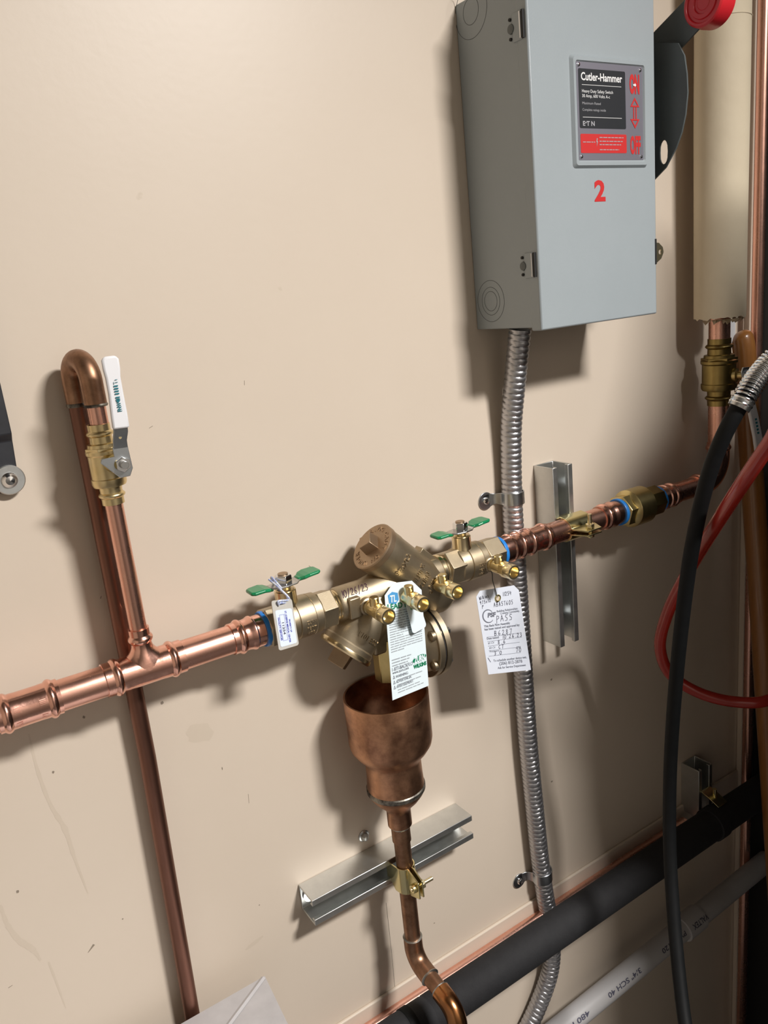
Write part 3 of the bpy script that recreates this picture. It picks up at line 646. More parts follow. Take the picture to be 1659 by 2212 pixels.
# ================================================================== FUNNEL DRAIN
XD, DD = .4875, .0615
fu = thing('drain_funnel', 'open copper funnel cup catching the discharge below the backflow preventer', 'funnel', V(XD, -DD, -.75))
RC = .0575
MB().lathe([(0, RC), (.001, RC+.0004), (.068, RC), (.076, RC*.97), (.086, RC*.86), (.096, .0405), (.102, .0385), (.125, .0390), (.142, .0400),
            (.142, .0375), (.125, .0365), (.102, .036), (.095, .0385), (.085, RC*.83), (.075, RC*.935), (.068, RC-.0022), (0, RC-.0022), (0, RC)], V(XD, -DD, -.515), -Z_, 56, cap=(False, False)).build('cup', 'cup_copper', fu)
MB().lathe([(.140, .0395), (.142, .0412), (.147, .0412), (.149, .0395)], V(XD, -DD, -.515), -Z_, 48).build('solder_joint', 'tarnish', fu)
MB().lathe([(0, .0392), (.006, .038), (.016, .031), (.026, .0215), (.032, .0178), (.036, .0172), (.058, .0172), (.0585, .0135)], V(XD, -DD, -.662), -Z_, 48).build('reducer', 'cup_copper', fu)
MB().lathe([(0, .0135), (.028, .0135), (.0285, .0115)], V(XD, -DD, -.719), -Z_, 36).build('stub', 'brown_copper', fu)
MB().lathe([(0, .0137), (.0015, .0143), (.003, .0137)], V(XD, -DD, -.7215), -Z_, 36).build('solder_ring', 'solder', fu)
RDp = .0118
tag(MB().lathe([(0, RDp), (.192, RDp)], V(XD, -DD, -.938), Z_, 32).build('drain_pipe', 'brown_copper'), 'brown copper drain pipe clamped to the lower strut', 'pipe')
el = thing('drain_elbow', 'brown copper elbow with silver solder ring below the lower clamp', 'pipe fitting', V(XD, -DD-.02, -.98))
sl = math.radians(80); Re = .026
c1 = V(XD, -DD-Re, -.932); p1 = arc(c1, Y_, -Z_, Re, 0, sl, 10); dr = V(0, -math.sin(sl), -math.cos(sl)).normalized()
MB().tube([V(XD, -DD, -.915)]+p1+[p1[-1]+dr*.016], .0138, 28).build('bend', 'brown_copper', el)
MB().lathe([(0, .0125), (.001, .0145), (.0025, .0138)], V(XD, -DD, -.9135), -Z_, 32).build('solder_ring', 'solder', el)
q = p1[-1]+dr*.016
MB().lathe([(-.0015, .0138), (0, .0147), (.0015, .0125)], q, dr, 32).build('solder_ring', 'solder', el)
tag(MB().lathe([(-.012, RDp), (.034, RDp)], q, dr, 28).build('drain_pipe', 'brown_copper'), 'short brown copper pipe between the two drain elbows', 'pipe')
el = thing('drain_elbow', 'shiny copper elbow at the bottom edge in front of black pipe', 'pipe fitting', V(XD, -.18, -1.05))
q2 = q+dr*.024; ue = V(0, dr.z, -dr.y); un_ = -ue if ue.z > 0 else ue
Rg = .028; c2 = q2+dr*.014+un_*Rg; p2 = [c2-un_*Rg*math.cos(a)+dr*Rg*math.sin(a) for a in [sl*i/12 for i in range(13)]]
MB().tube([q2, q2+dr*.006]+p2+[p2[-1]+V(0, 0, -.03)], .0142, 28).build('bend', 'wet_copper', el)
MB().lathe([(-.0018, .0125), (0, .0145), (.002, .0140)], q2, dr, 32).build('solder_ring', 'solder', el)
tag(MB().lathe([(0, RDp), (.25, RDp)], p2[-1]+V(0, 0, -.02), -Z_, 24).build('drain_pipe', 'brown_copper'), 'brown copper pipe dropping out of sight below the shiny elbow', 'pipe')

# ================================================================== STRUTS AND CLAMPS
def strut(o, along, across, L, label, W=.0413, D=.0413):
    th = .0026; lip = .0095; out = -Y_; o = Vector(o)
    prof = [(0, 0), (W, 0), (W, D), (W-lip, D), (W-lip, D-.007), (W-lip+th, D-.007), (W-lip+th, D-th), (W-th, D-th), (W-th, th), (th, th), (th, D-th), (lip-th, D-th), (lip-th, D-.007), (lip, D-.007), (lip, D), (0, D)]
    t = thing('strut_channel', label, 'strut', o+along*L/2, 'galvanized strut channels')
    mb = MB(); P = [o+across*a+out*b for a, b in prof]; n = len(P)
    mb.v += P+[p+along*L for p in P]
    mb.f += [(i, (i+1) % n, n+(i+1) % n, n+i) for i in range(n)]
    quads = [(0, 1, 8, 9), (1, 2, 7, 8), (2, 3, 6, 7), (3, 4, 5, 6), (9, 10, 15, 0), (10, 11, 14, 15), (11, 12, 13, 14)]
    mb.f += [q for q in quads]+[tuple(n+i for i in q)[::-1] for q in quads]
    mb.build('channel', 'galvanized', t, .0008)
    return t
s1 = strut(V(.831, -.0003, -.573), Z_, X_, .295, 'upright galvanized strut channel beside the conduit')
h1 = strut(V(.347, -.0003, -.828), X_, Z_, .281, 'horizontal galvanized strut channel below the funnel')
for o, par in ((V(.851, -.0035, -.32), s1), (V(.851, -.0035, -.54), s1), (V(.362, -.0035, -.8075), h1), (V(.585, -.0035, -.8075), h1)):
    p = MB().lathe([(0, .0115), (.002, .0115)], o, -Y_, 24).build('washer', 'chrome', par); MB().lathe([(.0022, .0065), (.006, .0065), (.007, .005)], o, -Y_, 6).build('bolt_head', 'zinc', p)
def clamp(c, pdir, sdir, r, label, d_strut=.0415, wid=.030):
    # two halves either side of the pipe (offset along sdir), feet in the strut, bolt through the ears at the front
    t = thing('strut_clamp', label, 'clamp', c, 'gold zinc strut clamps'); c = Vector(c); th = .0022; yb = d_strut-(-c.y); ro = r+.0008
    for s in (1, -1):
        mb = MB(); path = []
        path.append(c+sdir*s*.0125+V(0, (-c.y)-d_strut+.010, 0))
        path.append(c+sdir*s*.0125+V(0, (-c.y)-d_strut-.0005, 0))
        path.append(c+sdir*s*(ro+.001)+V(0, .006, 0))
        for i in range(7):
            a = i/6*PI*.42; path.append(c+sdir*s*ro*math.cos(a)+V(0, -ro*math.sin(a), 0))
        path.append(c+sdir*s*.004+V(0, -ro-.004, 0)); path.append(c+sdir*s*.0032+V(0, -ro-.025, 0))
        slabw = [wid/2*.75, wid/2*.75]+[wid/2]*(len(path)-3)+[wid/2*.62]
        n = len(path)
        for i, p in enumerate(path):
            tt = (path[min(i+1, n-1)]-path[max(i-1, 0)]).normalized(); nn = tt.cross(pdir).normalized()*th/2; h = slabw[i]
            mb.v += [p-pdir*h-nn, p+pdir*h-nn, p+pdir*h+nn, p-pdir*h+nn]
        for i in range(n-1):
            for k in range(4): mb.f.append((4*i+k, 4*i+(k+1) % 4, 4*i+4+(k+1) % 4, 4*i+4+k))
        mb.f += [(3, 2, 1, 0), tuple(4*(n-1)+k for k in range(4))]
        mb.build('clamp_half', 'gold_zinc', t, .0005)
    bo = c+V(0, -ro-.0150, 0)
    MB().lathe([(-.011, .003), (.026, .003)], bo, sdir, 16).build('bolt', 'bright_brass', t)
    MB().lathe([(.0048, .0066), (.011, .0066)], bo, sdir, 6).build('nut', 'bright_brass', t, .0004)
    MB().lathe([(-.0045, .0068), (-.0095, .0060)], bo, sdir, 20).build('bolt_head', 'gold_zinc', t, .0006)
    return t
clamp(V(.8520, -DM, ZM), X_, Z_, RP, 'gold zinc pipe clamp on the upright strut', wid=.046)
clamp(V(XD, -DD, -.808), Z_, X_, RDp+.001, 'gold zinc pipe clamp on the horizontal strut', wid=.042)
sc1 = at(785, 1805, 0); t = thing('wall_screw', 'small wall screw with washer above the horizontal strut', 'screw', V(sc1.x, 0, sc1.z))
MB().lathe([(.0001, .0088), (.0015, .0088), (.002, .008)], V(sc1.x, 0, sc1.z), -Y_, 24).build('washer', 'steel', t)
MB().lathe([(.0015, .0062), (.0065, .0062), (.009, .0040), (.0095, 0)], V(sc1.x, 0, sc1.z), -Y_, 6, cap=(True, False)).build('head', 'galvanized', t, .0003)

# ================================================================== CONDUIT
cp_ = [V(.7735, -.050, -.066), V(.7715, -.040, -.12), V(.7710, -.0235, -.20), V(.7705, -.018, -.262), V(.7680, -.018, -.33), V(.768, -.018, -.40), V(.7685, -.018, -.482), V(.7695, -.018, -.60), V(.7710, -.018, -.727), V(.7760, -.018, -.84), V(.782, -.018, -.957), V(.789, -.019, -1.047), V(.797, -.020, -1.12), V(.790, -.020, -1.20), V(.755, -.020, -1.262), V(.70, -.020, -1.32), V(.62, -.02, -1.38)]
pp = smooth_path(cp_, 60); res = [pp[0]]; acc = 0; step = .0011
for i in range(1, len(pp)):
    a, b = pp[i-1], pp[i]; L = (b-a).length
    while acc+L >= step:
        a = a+(b-a)*((step-acc)/L); L = (b-a).length; acc = 0; res.append(a)
        if L < 1e-9: break
    acc += L
def corr(L, a):
    t = (L/.0083 + a/(2*PI)) % 1.0
    return .0145+.0014*(abs(math.sin(PI*t))**.6)-(.0010 if t < .08 else 0)
tag(MB().tube(res, .0145, 22, rfun=corr).build('metal_conduit', 'conduit', sharp=70, recalc=True), 'flexible corrugated metal conduit running down from grey switch box', 'conduit')
def strap(c, label, tilt=0):
    t = thing('conduit_strap', label, 'strap', V(c.x, 0, c.z), 'one-hole conduit straps')
    R = .0170; th = .0016; mb = MB(); pts = [(-.045, .0012), (-.032, .0012), (-.0235, .0012), (-.0195, .004)]+[(-R*math.cos(a), .018+R*math.sin(a)) for a in [-.35+(PI+.9)*i/14 for i in range(15)]]
    n = len(pts); hw = [.0085, .0105]+[.0085, .008]+[.0095]*(n-4)
    for i, (x, d) in enumerate(pts):
        a = Vector(pts[max(i-1, 0)]); b = Vector(pts[min(i+1, n-1)]); tt = (b-a).normalized(); nx, nd = -tt.y*th/2, tt.x*th/2; h = hw[i]
        def q(dx, dd, z): return V(c.x+x+dx, -(d+dd), c.z+z+tilt*x)
        mb.v += [q(-nx, -nd, -h), q(-nx, -nd, h), q(nx, nd, h), q(nx, nd, -h)]
    for i in range(n-1):
        for k in range(4): mb.f.append((4*i+k, 4*i+(k+1) % 4, 4*i+4+(k+1) % 4, 4*i+4+k))
    mb.f += [(3, 2, 1, 0), tuple(4*(n-1)+k for k in range(4))]
    mb.build('band', 'zinc', t, .0005)
    MB().lathe([(.0, .0135), (.0020, .0135)], V(c.x-.0385, 0, c.z-tilt*.0385), -Y_, 24).build('strap_end', 'zinc', t, .0004)
    MB().lathe([(.002, .0058), (.0035, .0058), (.0058, .0042), (.0065, 0)], V(c.x-.0385, 0, c.z-tilt*.0385), -Y_, 16, cap=(True, False)).build('screw_head', 'chrome', t)
strap(V(.7695, 0, -.3125), 'zinc conduit strap above the copper line')
strap(V(.7855, 0, -.995), 'zinc conduit strap just above the black pipe', tilt=.1)

# ================================================================== SAFETY SWITCH BOX
BX0, BX1, BD, BZ0, BZ1 = .7375, .962, .130, -.066, .350
bx = thing('safety_switch', 'grey metal safety switch box with red number 2 on its door', 'switch box', V(.85, -.065, BZ0))
en = MB().box(BX0+.0006, BX1-.001, -BD+.014, -.0002, BZ0+.004, BZ1-.004).build('enclosure', 'grey_enamel', bx, .0015)
dr_ = MB().box(BX0, BX1, -BD, -BD+.019, BZ0, BZ1).build('door', 'grey_enamel', bx, .0022)
for zc_ in (.016, .288):
    hg = MB().box(BX0-.0012, BX0+.001, -.1215, -.1055, zc_-.0155, zc_+.0155).build('hinge', 'grey_enamel', en, .0006)
    MB().box(BX0-.0028, BX0-.0002, -.1255, -.1225, zc_-.0150, zc_+.0150).build('hinge_slot', 'gasket', hg)
    MB().lathe([(0, .0014), (.028, .0014)], V(BX0-.0018, -.1200, zc_-.014), Z_, 10).build('hinge_pin', 'chrome', hg)
    for z_, r_ in ((zc_+.0105, .0019), (zc_-.0105, .0019)): MB().lathe([(-.001, r_), (.0010, r_)], V(BX0-.0003, -.1010, z_), -X_, 12).build('hinge_hole', 'gasket', hg)
    MB().lathe([(0, .0058), (.0016, .0052), (.0022, 0)], V(BX0-.0005, -.1030, zc_), -X_, 20, cap=(True, False)).build('rivet', 'grey_dark', hg)
for cy, cz, rads in ((.0335, -.0245, (.0130, .0185, .0275)), (.0300, .330, (.0150, .0310))):
    for r_ in rads: MB().torus((BX0+.0006, -cy, cz), X_, r_, .00035, 40, 5).build('knockout_ring', 'grey_dark', en)
# raised bezel and name plate
bz = Flat(V(.8036, -BD, .2582), V(.9435, -BD, .2582), V(.9435, -BD, .1278), V(.8036, -BD, .1278))
mb = MB(); W_, H_ = bz.W, bz.H
b0 = [bz(x, y, 0) for x, y in rrect(0, 0, W_, H_, .005)]; b1 = [bz(x, y, .0042) for x, y in rrect(.003, .003, W_-.003, H_-.003, .004)]; b2 = [bz(x, y, .0042) for x, y in rrect(.007, .007, W_-.007, H_-.007, .003)]; b3 = [bz(x, y, .0018) for x, y in rrect(.0090, .0085, W_-.0085, H_-.0095, .002)]
n = len(b0); mb.v += b0+b1+b2+b3
for i in range(3):
    for k in range(n): mb.f.append((i*n+k, i*n+(k+1) % n, (i+1)*n+(k+1) % n, (i+1)*n+k))
mb.f.append(tuple(3*n+k for k in range(n))); mb.build('bezel', 'grey_enamel', dr_, sharp=25)
npl = Flat(V(.8130, -BD, .2500), V(.9345, -BD, .2500), V(.9345, -BD, .1372), V(.8130, -BD, .1372))
NP = npl.rect(0, 0, npl.W, npl.H, .0016, .0008).build('nameplate', 'nameplate', dr_)
npl.rect(.003, .0075, .0880, .0755, .0025, .0001, r=.002).build('black_panel', 'black_print', NP)
npl.rect(.0035, .0820, .0885, .1045, .0025, .0001, r=.0018).build('red_panel', 'red_print', NP)
mb = MB(); O = .0028
put_text(mb, npl, 'Cutler-Hammer', .0075, .0205, .0125, .0745, bold=.02, off=O)
npl.rect(.0085, .0255, .080, .0260, O, mb=mb); npl.rect(.0085, .0625, .080, .0630, O, mb=mb)
put_text(mb, npl, 'Heavy Duty Safety Switch', .0085, .0345, .0052, .0560, off=O); put_text(mb, npl, '30 Amp, 600 Volts A-c', .0085, .0400, .0052, .0500, off=O)
mb.build('white_lettering', 'white_print', NP)
mb = MB(); put_text(mb, npl, 'Maximum Rated', .0085, .0480, .0042, .0330, off=O); put_text(mb, npl, 'Complete ratings inside', .0085, .0555, .0042, .0420, off=O)
put_text(mb, npl, 'E T N', .0085, .0725, .0075, .0210, bold=.03, off=O); npl.rect(.0125, .0685, .0150, .0697, O, mb=mb)
for i, (y, wd) in enumerate(((.0855, .045), (.0900, .043), (.0940, .040), (.1000, .036))): dashes(mb, npl, .0375, y+.001, wd, .0020, off=O, words=(3, 8))
dashes(mb, npl, .0075, .0920, .022, .0018, off=O); npl.outline([(.0325, .087), (.0315, .0915), (.0328, .0915), (.0318, .097), (.0345, .0905), (.033, .0905), (.0340, .087)], .0001, mb, off=O)
mb.build('grey_lettering', 'grey_print', NP)
def vtext(mb, s, x0, x1, y0, y1, stretch=True):
    pass
mb = MB(); put_text(mb, npl, 'ON', .0960, .0315, .0295, .0190, bold=.055, off=.0027); put_text(mb, npl, 'OFF', .0955, .1045, .0290, .0205, bold=.045, off=.0027)
A = .1055
for sgn, tip in ((1, .0370), (-1, .0745)):
    base = tip+sgn*.0115
    npl.outline([(A, tip), (A+.0088, base), (A-.0088, base)], .0001, mb, holes=[[(A, tip+sgn*.0035), (A+.0052, base-sgn*.0018), (A-.0052, base-sgn*.0018)]], off=.0027)
for x_ in (A-.0032, A+.0014): npl.rect(x_, .0487, x_+.0018, .0628, .0027, mb=mb)
mb.build('red_lettering', 'red_print', NP)
mb = MB(); npl.outline([(.1025, .0215), (.1055, .0215), (.1055, .020), (.1085, .0225), (.1055, .025), (.1055, .0235), (.1025, .0235)], .0001, mb, off=.0031); mb.build('position_arrow', 'white_print', NP)
for x, y in ((.004, .0035), (npl.W-.005, .0045), (.004, npl.H-.004), (npl.W-.005, npl.H-.004)): MB().lathe([(.002, .0024), (.0034, .0021), (.0040, 0)], npl(x, y, 0), -Y_, 14, cap=(True, False)).build('rivet', 'chrome', NP)
mb = MB(); f2 = Flat(V(.84, -BD, .12), V(.87, -BD, .12), V(.87, -BD, .08), V(.84, -BD, .08)); put_text(mb, f2, '2', .0115, .0315, .0345, .0205, align='C', bold=.035, off=.0003); mb.build('number', 'red_print', dr_, label='red painted number 2')
# hasp on the right edge
mb = MB(); hz = .0185; hx = BX1
hy = -.1275
mb.prism([V(hx-.002, hy, hz+.012), V(hx+.006, hy, hz+.0115), V(hx+.0145, hy, hz+.005), V(hx+.0160, hy, hz-.002), V(hx+.011, hy, hz-.010), V(hx-.002, hy, hz-.017)], (0, -.0018, 0), [[V(hx+.0085+.0032*math.cos(a), hy, hz-.001+.0032*math.sin(a)) for a in [2*PI*i/12 for i in range(12)]]]); mb.build('hasp', 'bright_brass', bx)
MB().box(hx-.0035, hx+.0002, -BD-.0003, -.1285, hz-.017, hz+.017).build('hasp_slot', 'gasket', bx)
# operating mechanism on the right side
def yz(X, pts): return [V(X, y, z) for y, z in pts]
slot = [(-.1265+.0068*math.cos(a), .148+.0155*math.copysign(abs(math.sin(a))**.7, math.sin(a))) for a in [2*PI*i/16 for i in range(16)]]
mb = MB(); mb.prism(yz(.983, [(-.02, .09), (-.095, .106), (-.1127, .1169), (-.1298, .1278), (-.1465, .1494), (-.1555, .167), (-.1615, .188), (-.1647, .2134), (-.1635, .236), (-.1598, .2586), (-.1500, .276), (-.10, .29), (-.02, .29)]), (.0026, 0, 0), [yz(.983, slot)])
mb.build('guard_plate', 'grey_dark', bx)
MB().box(BX1-.002, .984, -.09, -.03, .15, .25).build('side_mount', 'grey_dark', bx)
mb = MB(); mb.prism(yz(.996, [(-.075, .285), (-.1022, .304), (-.150, .3265), (-.195, .347), (-.2150, .318), (-.1723, .2867), (-.1062, .2512), (-.085, .235), (-.06, .25)]), (.003, 0, 0)); hl = mb.build('operating_lever', 'grey_dark', bx, .0005)
MB().lathe([(-.012, .016), (.012, .016)], V(.99, -.08, .26), X_, 24).build('pivot', 'grey_dark', bx)
kc = V(.9975, -.1835, .3135); 
kb = MB().lathe([(-.0085, 0), (-.0085, .0085), (-.0078, .0095), (-.0078, .0125), (-.0098, .0135), (-.0098, .0185), (-.0080, .0195), (-.0080, .0225), (-.0105, .0240), (-.0105, .0265), (-.0085, .0285), (.004, .0300), (.016, .0295), (.020, .026), (.021, 0)], kc, X_, 48, cap=(False, False)).build('knob', 'red_plastic', hl, label='round red knob with concentric rings')

# ================================================================== HANGING TAGS
def hang_tag(name, label, q, ds, cut=.006, hole=None, m='paper', th=.0004, ncut=2, r=0):
    fl = Flat(*[at(x, y, d) for (x, y), d in zip(q, ds)]); W, H = fl.W, fl.H
    t = thing(name, label, 'tag', (fl.bl+fl.br)/2)
    pts = rrect(0, 0, W, H, r) if r else [(cut, 0), (W-cut, 0), (W, cut), (W, H), (0, H), (0, cut)]
    holes = [circ(*hole, .0032)] if hole else ()
    c = fl.outline(pts, th, holes=holes, off=-th).build('card', m, t, recalc=True)
    return t, fl, c
# facility property tag
ft, fl, c = hang_tag('property_tag', 'small plastic property tag numbered 11254 on the left ball valve', [(586, 1298), (630, 1293), (646, 1393), (603, 1406)], [.099, .095, .104, .108], m='clear_tag', r=.003, th=.001)
W, H = fl.W, fl.H; sk = fl.rect(W*.10, H*.20, W*.92, H*.94, .0001, .0002, r=.0022).build('sticker', 'sticker', c)
mb = MB(); put_text(mb, fl, 'PROPERTY OF', W*.685, H*.42, .0027, H*.27, rot=PI/2, bold=.03, off=.0005); put_text(mb, fl, 'ST. JOSEPHS MEDICAL CENTER', W*.545, H*.235, .0032, H*.66, rot=PI/2, bold=.03, off=.0005); put_text(mb, fl, 'FACILITY SERVICES', W*.165, H*.35, .0032, H*.46, rot=PI/2, bold=.03, off=.0005)
mb.build('blue_lettering', 'blue_print', sk)
mb = MB(); put_text(mb, fl, '11254', W*.335, H*.46, .0042, H*.245, rot=PI/2, bold=.02, off=.0005); mb.build('number', 'ink', sk)
mb = MB(); x0, x1, y0, y1 = W*.265, W*.50, H*.30, H*.83; lw = .0003
for a in ((x0, y0, x1, y0+lw), (x0, y1-lw, x1, y1), (x0, y0, x0+lw, y1), (x1-lw, y0, x1, y1)): fl.rect(*a, .0003, mb=mb)
mb.build('frame_print', 'blue_print', sk)
tw = smooth_path([V(.352, -.080, -.3205), V(.350, -.062, -.3115), V(.3535, -.050, -.316), V(.3555, -.055, -.326), V(.356, -.082, -.330), V(.352, -.092, -.334), fl(W*.35, H*.06, .002), fl(W*.42, H*.10, -.002)], 10)
MB().tube(tw, .0013, 8).build('twist_tie', 'blue_white', ft)
tw = smooth_path([fl(W*.30, H*.10, .0015), fl(W*.25, H*.02, .003), V(.354, -.093, -.331), V(.349, -.082, -.3195), V(.346, -.06, -.3125)], 10)
MB().tube(tw, .0012, 8).build('twist_tie', 'blue_white', ft)
# maker's tag below the test cock
zt, fl, c = hang_tag('instruction_tag', 'tall white printed instruction tag with green logo hanging on middle test cock', [(829, 1262), (909, 1252), (926, 1481), (848, 1513)], [.091, .091, .118, .118], cut=.014, m='card')
W, H = fl.W, fl.H
mb = MB(); rr = random.Random(2)
rows = [(.255+.0212*i) for i in range(17)]
for i, y in enumerate(rows):
    if i == 14: pass
    dashes(mb, fl, W*.06, H*y, W*(.86 if i not in (10, 16) else .35), .0021, rot=-.02, words=(4, 11))
for i, y in enumerate((.665, .690, .715)): dashes(mb, fl, W*.06, H*y, W*(.52-.05*i), .0025, words=(4, 10))
for i, y in enumerate((.846, .890, .934, .957)): dashes(mb, fl, W*.16, H*y, W*(.70-.05*(i % 3)), .0022, words=(4, 10))
mb.build('small_print', 'fine_print', c); mb = MB()
put_text(mb, fl, '1-877-BACKFLO', W*.05, H*.757, .0065, W*.56, off=.0003); put_text(mb, fl, 'www.zurn.com', W*.05, H*.782, .0052, W*.44, off=.0003)
put_text(mb, fl, 'WARNING:', W*.13, H*.823, .0050, W*.34, off=.0003); put_text(mb, fl, 'ADVERTENCIA:', W*.13, H*.868, .0050, W*.42, off=.0003) ; put_text(mb, fl, 'AVERTISSEMENT:', W*.13, H*.912, .0050, W*.46, off=.0003)
for y in (.823, .868, .912): fl.outline([(W*.05, H*y), (W*.11, H*y), (W*.08, H*y-.0045)], .0001, mb, holes=[[(W*.062, H*y-.0008), (W*.098, H*y-.0008), (W*.08, H*y-.0032)]], off=.0002)
mb.build('printed_text', 'form_print', c)
mb = MB(); put_text(mb, fl, 'LEAD FREE', W*.05, H*.225, .0098, W*.80, bold=.03); mb.build('heading', 'green_print', c)
fl.outline([(W*.08, H*.10), (W*.20, H*.075), (W*.34, H*.09), (W*.36, H*.15), (W*.28, H*.185), (W*.10, H*.17)], .0001, off=.0002).build('logo_shape', 'cyan_print', c)
mb = MB(); put_text(mb, fl, 'TL', W*.13, H*.163, .0120, W*.17, bold=.03, off=.0005, shear=.1); mb.build('logo_letters', 'card', c)
gx, gy = W*.80, H*.720
g_ = MB(); fl.outline([(gx+W*.19*math.cos(a)*(1.0)-(.10*W*math.sin(a))*.0, gy+H*.030*math.sin(a)-W*.02*math.cos(a)) for a in [2*PI*i/24 for i in range(24)]], .0001, g_, off=.0002); g_.build('logo_oval', 'green_print', c)
mb = MB(); put_text(mb, fl, 'ZURN', gx, gy+.0042, .0110, W*.31, align='C', bold=.05, off=.0005, shear=.12, rot=-.03); mb.build('logo_letters', 'card', c)
mb = MB(); put_text(mb, fl, 'WILKINS', gx, gy+H*.030+.0068, .0068, W*.36, align='C', bold=.05, off=.0004); mb.build('logo_name', 'green_print', c)
f2 = Flat(fl(W*.44, H*.10, .004), fl(W*.78, H*.08, .004), fl(W*.99, H*.435, .006), fl(W*.60, H*.475, .006)); stk = f2.outline(rrect(0, 0, f2.W, f2.H, .004), .0003).build('hang_sticker', 'card', c)
mb = MB(); f2.rect(f2.W*.25, f2.H*.30, f2.W*.80, f2.H*.34, .0005, mb=mb); f2.rect(f2.W*.25, f2.H*.39, f2.W*.85, f2.H*.44, .0005, mb=mb); mb.build('sticker_print', 'pale_green_print', stk)
# test report tag
pt, fl, c = hang_tag('test_report_tag', 'pale paper test report tag marked PASS hanging over the conduit', [(1027, 1278), (1119, 1263), (1147, 1447), (1055, 1457)], [.092, .092, .098, .098], cut=.008, hole=None)
W, H = fl.W, fl.H
p = MB(); p.torus(fl(W*.475, H*.115, .0003), fl.n, .0044, .0012, 24, 8); p.build('eyelet', 'gold_zinc', c)
MB().lathe([(0, .0036), (.0001, .0036)], fl(W*.475, H*.115, .0001), fl.n, 20).build('eyelet_hole', 'wall_mark', c)
mb = MB(); R0 = -.02
for y, x0, x1 in ((.548, .09, .86), (.600, .09, .90), (.655, .09, .83), (.712, .09, .83), (.778, .07, .82)): fl.rect(W*x0, H*y, W*x1, H*y+.0004, .0002, mb=mb)
put_text(mb, fl, 'This Back Flow Assembly', W*.07, H*.430, .0048, W*.60, bold=.02); put_text(mb, fl, 'has been tested and approved by:', W*.07, H*.467, .0048, W*.82, bold=.02)
put_text(mb, fl, 'Date tested:', W*.09, H*.578, .0045, W*.28, bold=.02); put_text(mb, fl, '#1 CV', W*.10, H*.634, .0045, W*.14); put_text(mb, fl, '#2 CV', W*.11, H*.692, .0045, W*.14); put_text(mb, fl, 'Pressure:', W*.11, H*.735, .0042, W*.22); put_text(mb, fl, 'PSI', W*.74, H*.724, .0040, W*.09)
put_text(mb, fl, 'To schedule another device test,', W*.16, H*.853, .0050, W*.78, bold=.01); put_text(mb, fl, '(206) 812-2878', W*.28, H*.900, .0068, W*.54, bold=.01); put_text(mb, fl, 'Ask for Service Department', W*.23, H*.945, .0048, W*.66, bold=.01)
put_text(mb, fl, 'Building Relationships.', W*.41, H*.275, .0045, W*.50, bold=.01); put_text(mb, fl, 'Creating Community.', W*.48, H*.305, .0045, W*.46, bold=.01)
put_text(mb, fl, 'PSF', W*.18, H*.318, .0090, W*.205, bold=.05, shear=.2)
cx, cy, RR = W*.20, H*.305, .0098
for i in range(20):
    a0, a1 = .75+ i/20*4.9, .75+(i+1)/20*4.9; w0_ = .0004+.0006*math.sin(PI*i/20); w1_ = .0004+.0006*math.sin(PI*(i+1)/20)
    mb.add([fl(cx+(RR+s*ww)*math.cos(a), cy+(RR+s*ww)*math.sin(a), .0003) for a, ww, s in ((a0, w0_, -1), (a0, w0_, 1), (a1, w1_, 1), (a1, w1_, -1))], [(0, 1, 2, 3)])
mb.build('printed_form', 'form_print', c)
mb = MB()
k_ = .00062
write(mb, fl, '11254', W*.60, H*.100, .0058, adv=.0042, wd=k_); write(mb, fl, 'Wilkins', W*.06, H*.105, .0050, adv=.0032, wd=k_, rot=-.14); write(mb, fl, '975xl2', W*.06, H*.158, .0050, adv=.0038, wd=k_, rot=-.10); write(mb, fl, '1"', W*.08, H*.208, .0050, wd=k_)
write(mb, fl, 'ABA5T605', W*.36, H*.208, .0064, adv=.0047, wd=k_); write(mb, fl, 'PASS', W*.36, H*.385, .0090, adv=.0082, wd=.00075, cw=.75); write(mb, fl, 'B6287', W*.27, H*.543, .0072, adv=.0072, wd=.0007, cw=.7)
write(mb, fl, "10'26.23", W*.44, H*.594, .0062, adv=.0058, wd=.0007, cw=.65); write(mb, fl, '8.6', W*.32, H*.648, .0062, adv=.0064, wd=.0007, cw=.7); write(mb, fl, 'CT', W*.32, H*.705, .0058, adv=.0055, wd=.0007, cw=.8); write(mb, fl, '3.0', W*.20, H*.774, .0056, adv=.0062, wd=.0007, cw=.7); write(mb, fl, '70', W*.71, H*.770, .0060, adv=.0058, wd=.0007, cw=.75); write(mb, fl, 'l', W*.08, H*.850, .0068, wd=.0008, slant=-.5)
mb.build('handwriting', 'ink', c)
tp = fl(W*.475, H*.085, .0014)
MB().tube(smooth_path([fl(W*.475, H*.115, -.001), fl(W*.45, H*.07, .0015), fl(W*.44, H*.0, .001), tp+V(-.004, .004, .022), V(.662, -.088, ZM-.013), V(.654, -.078, ZM-.001), V(.658, -.074, ZM+.008)], 8), .0007, 6).build('hanging_wire', 'wire', pt)

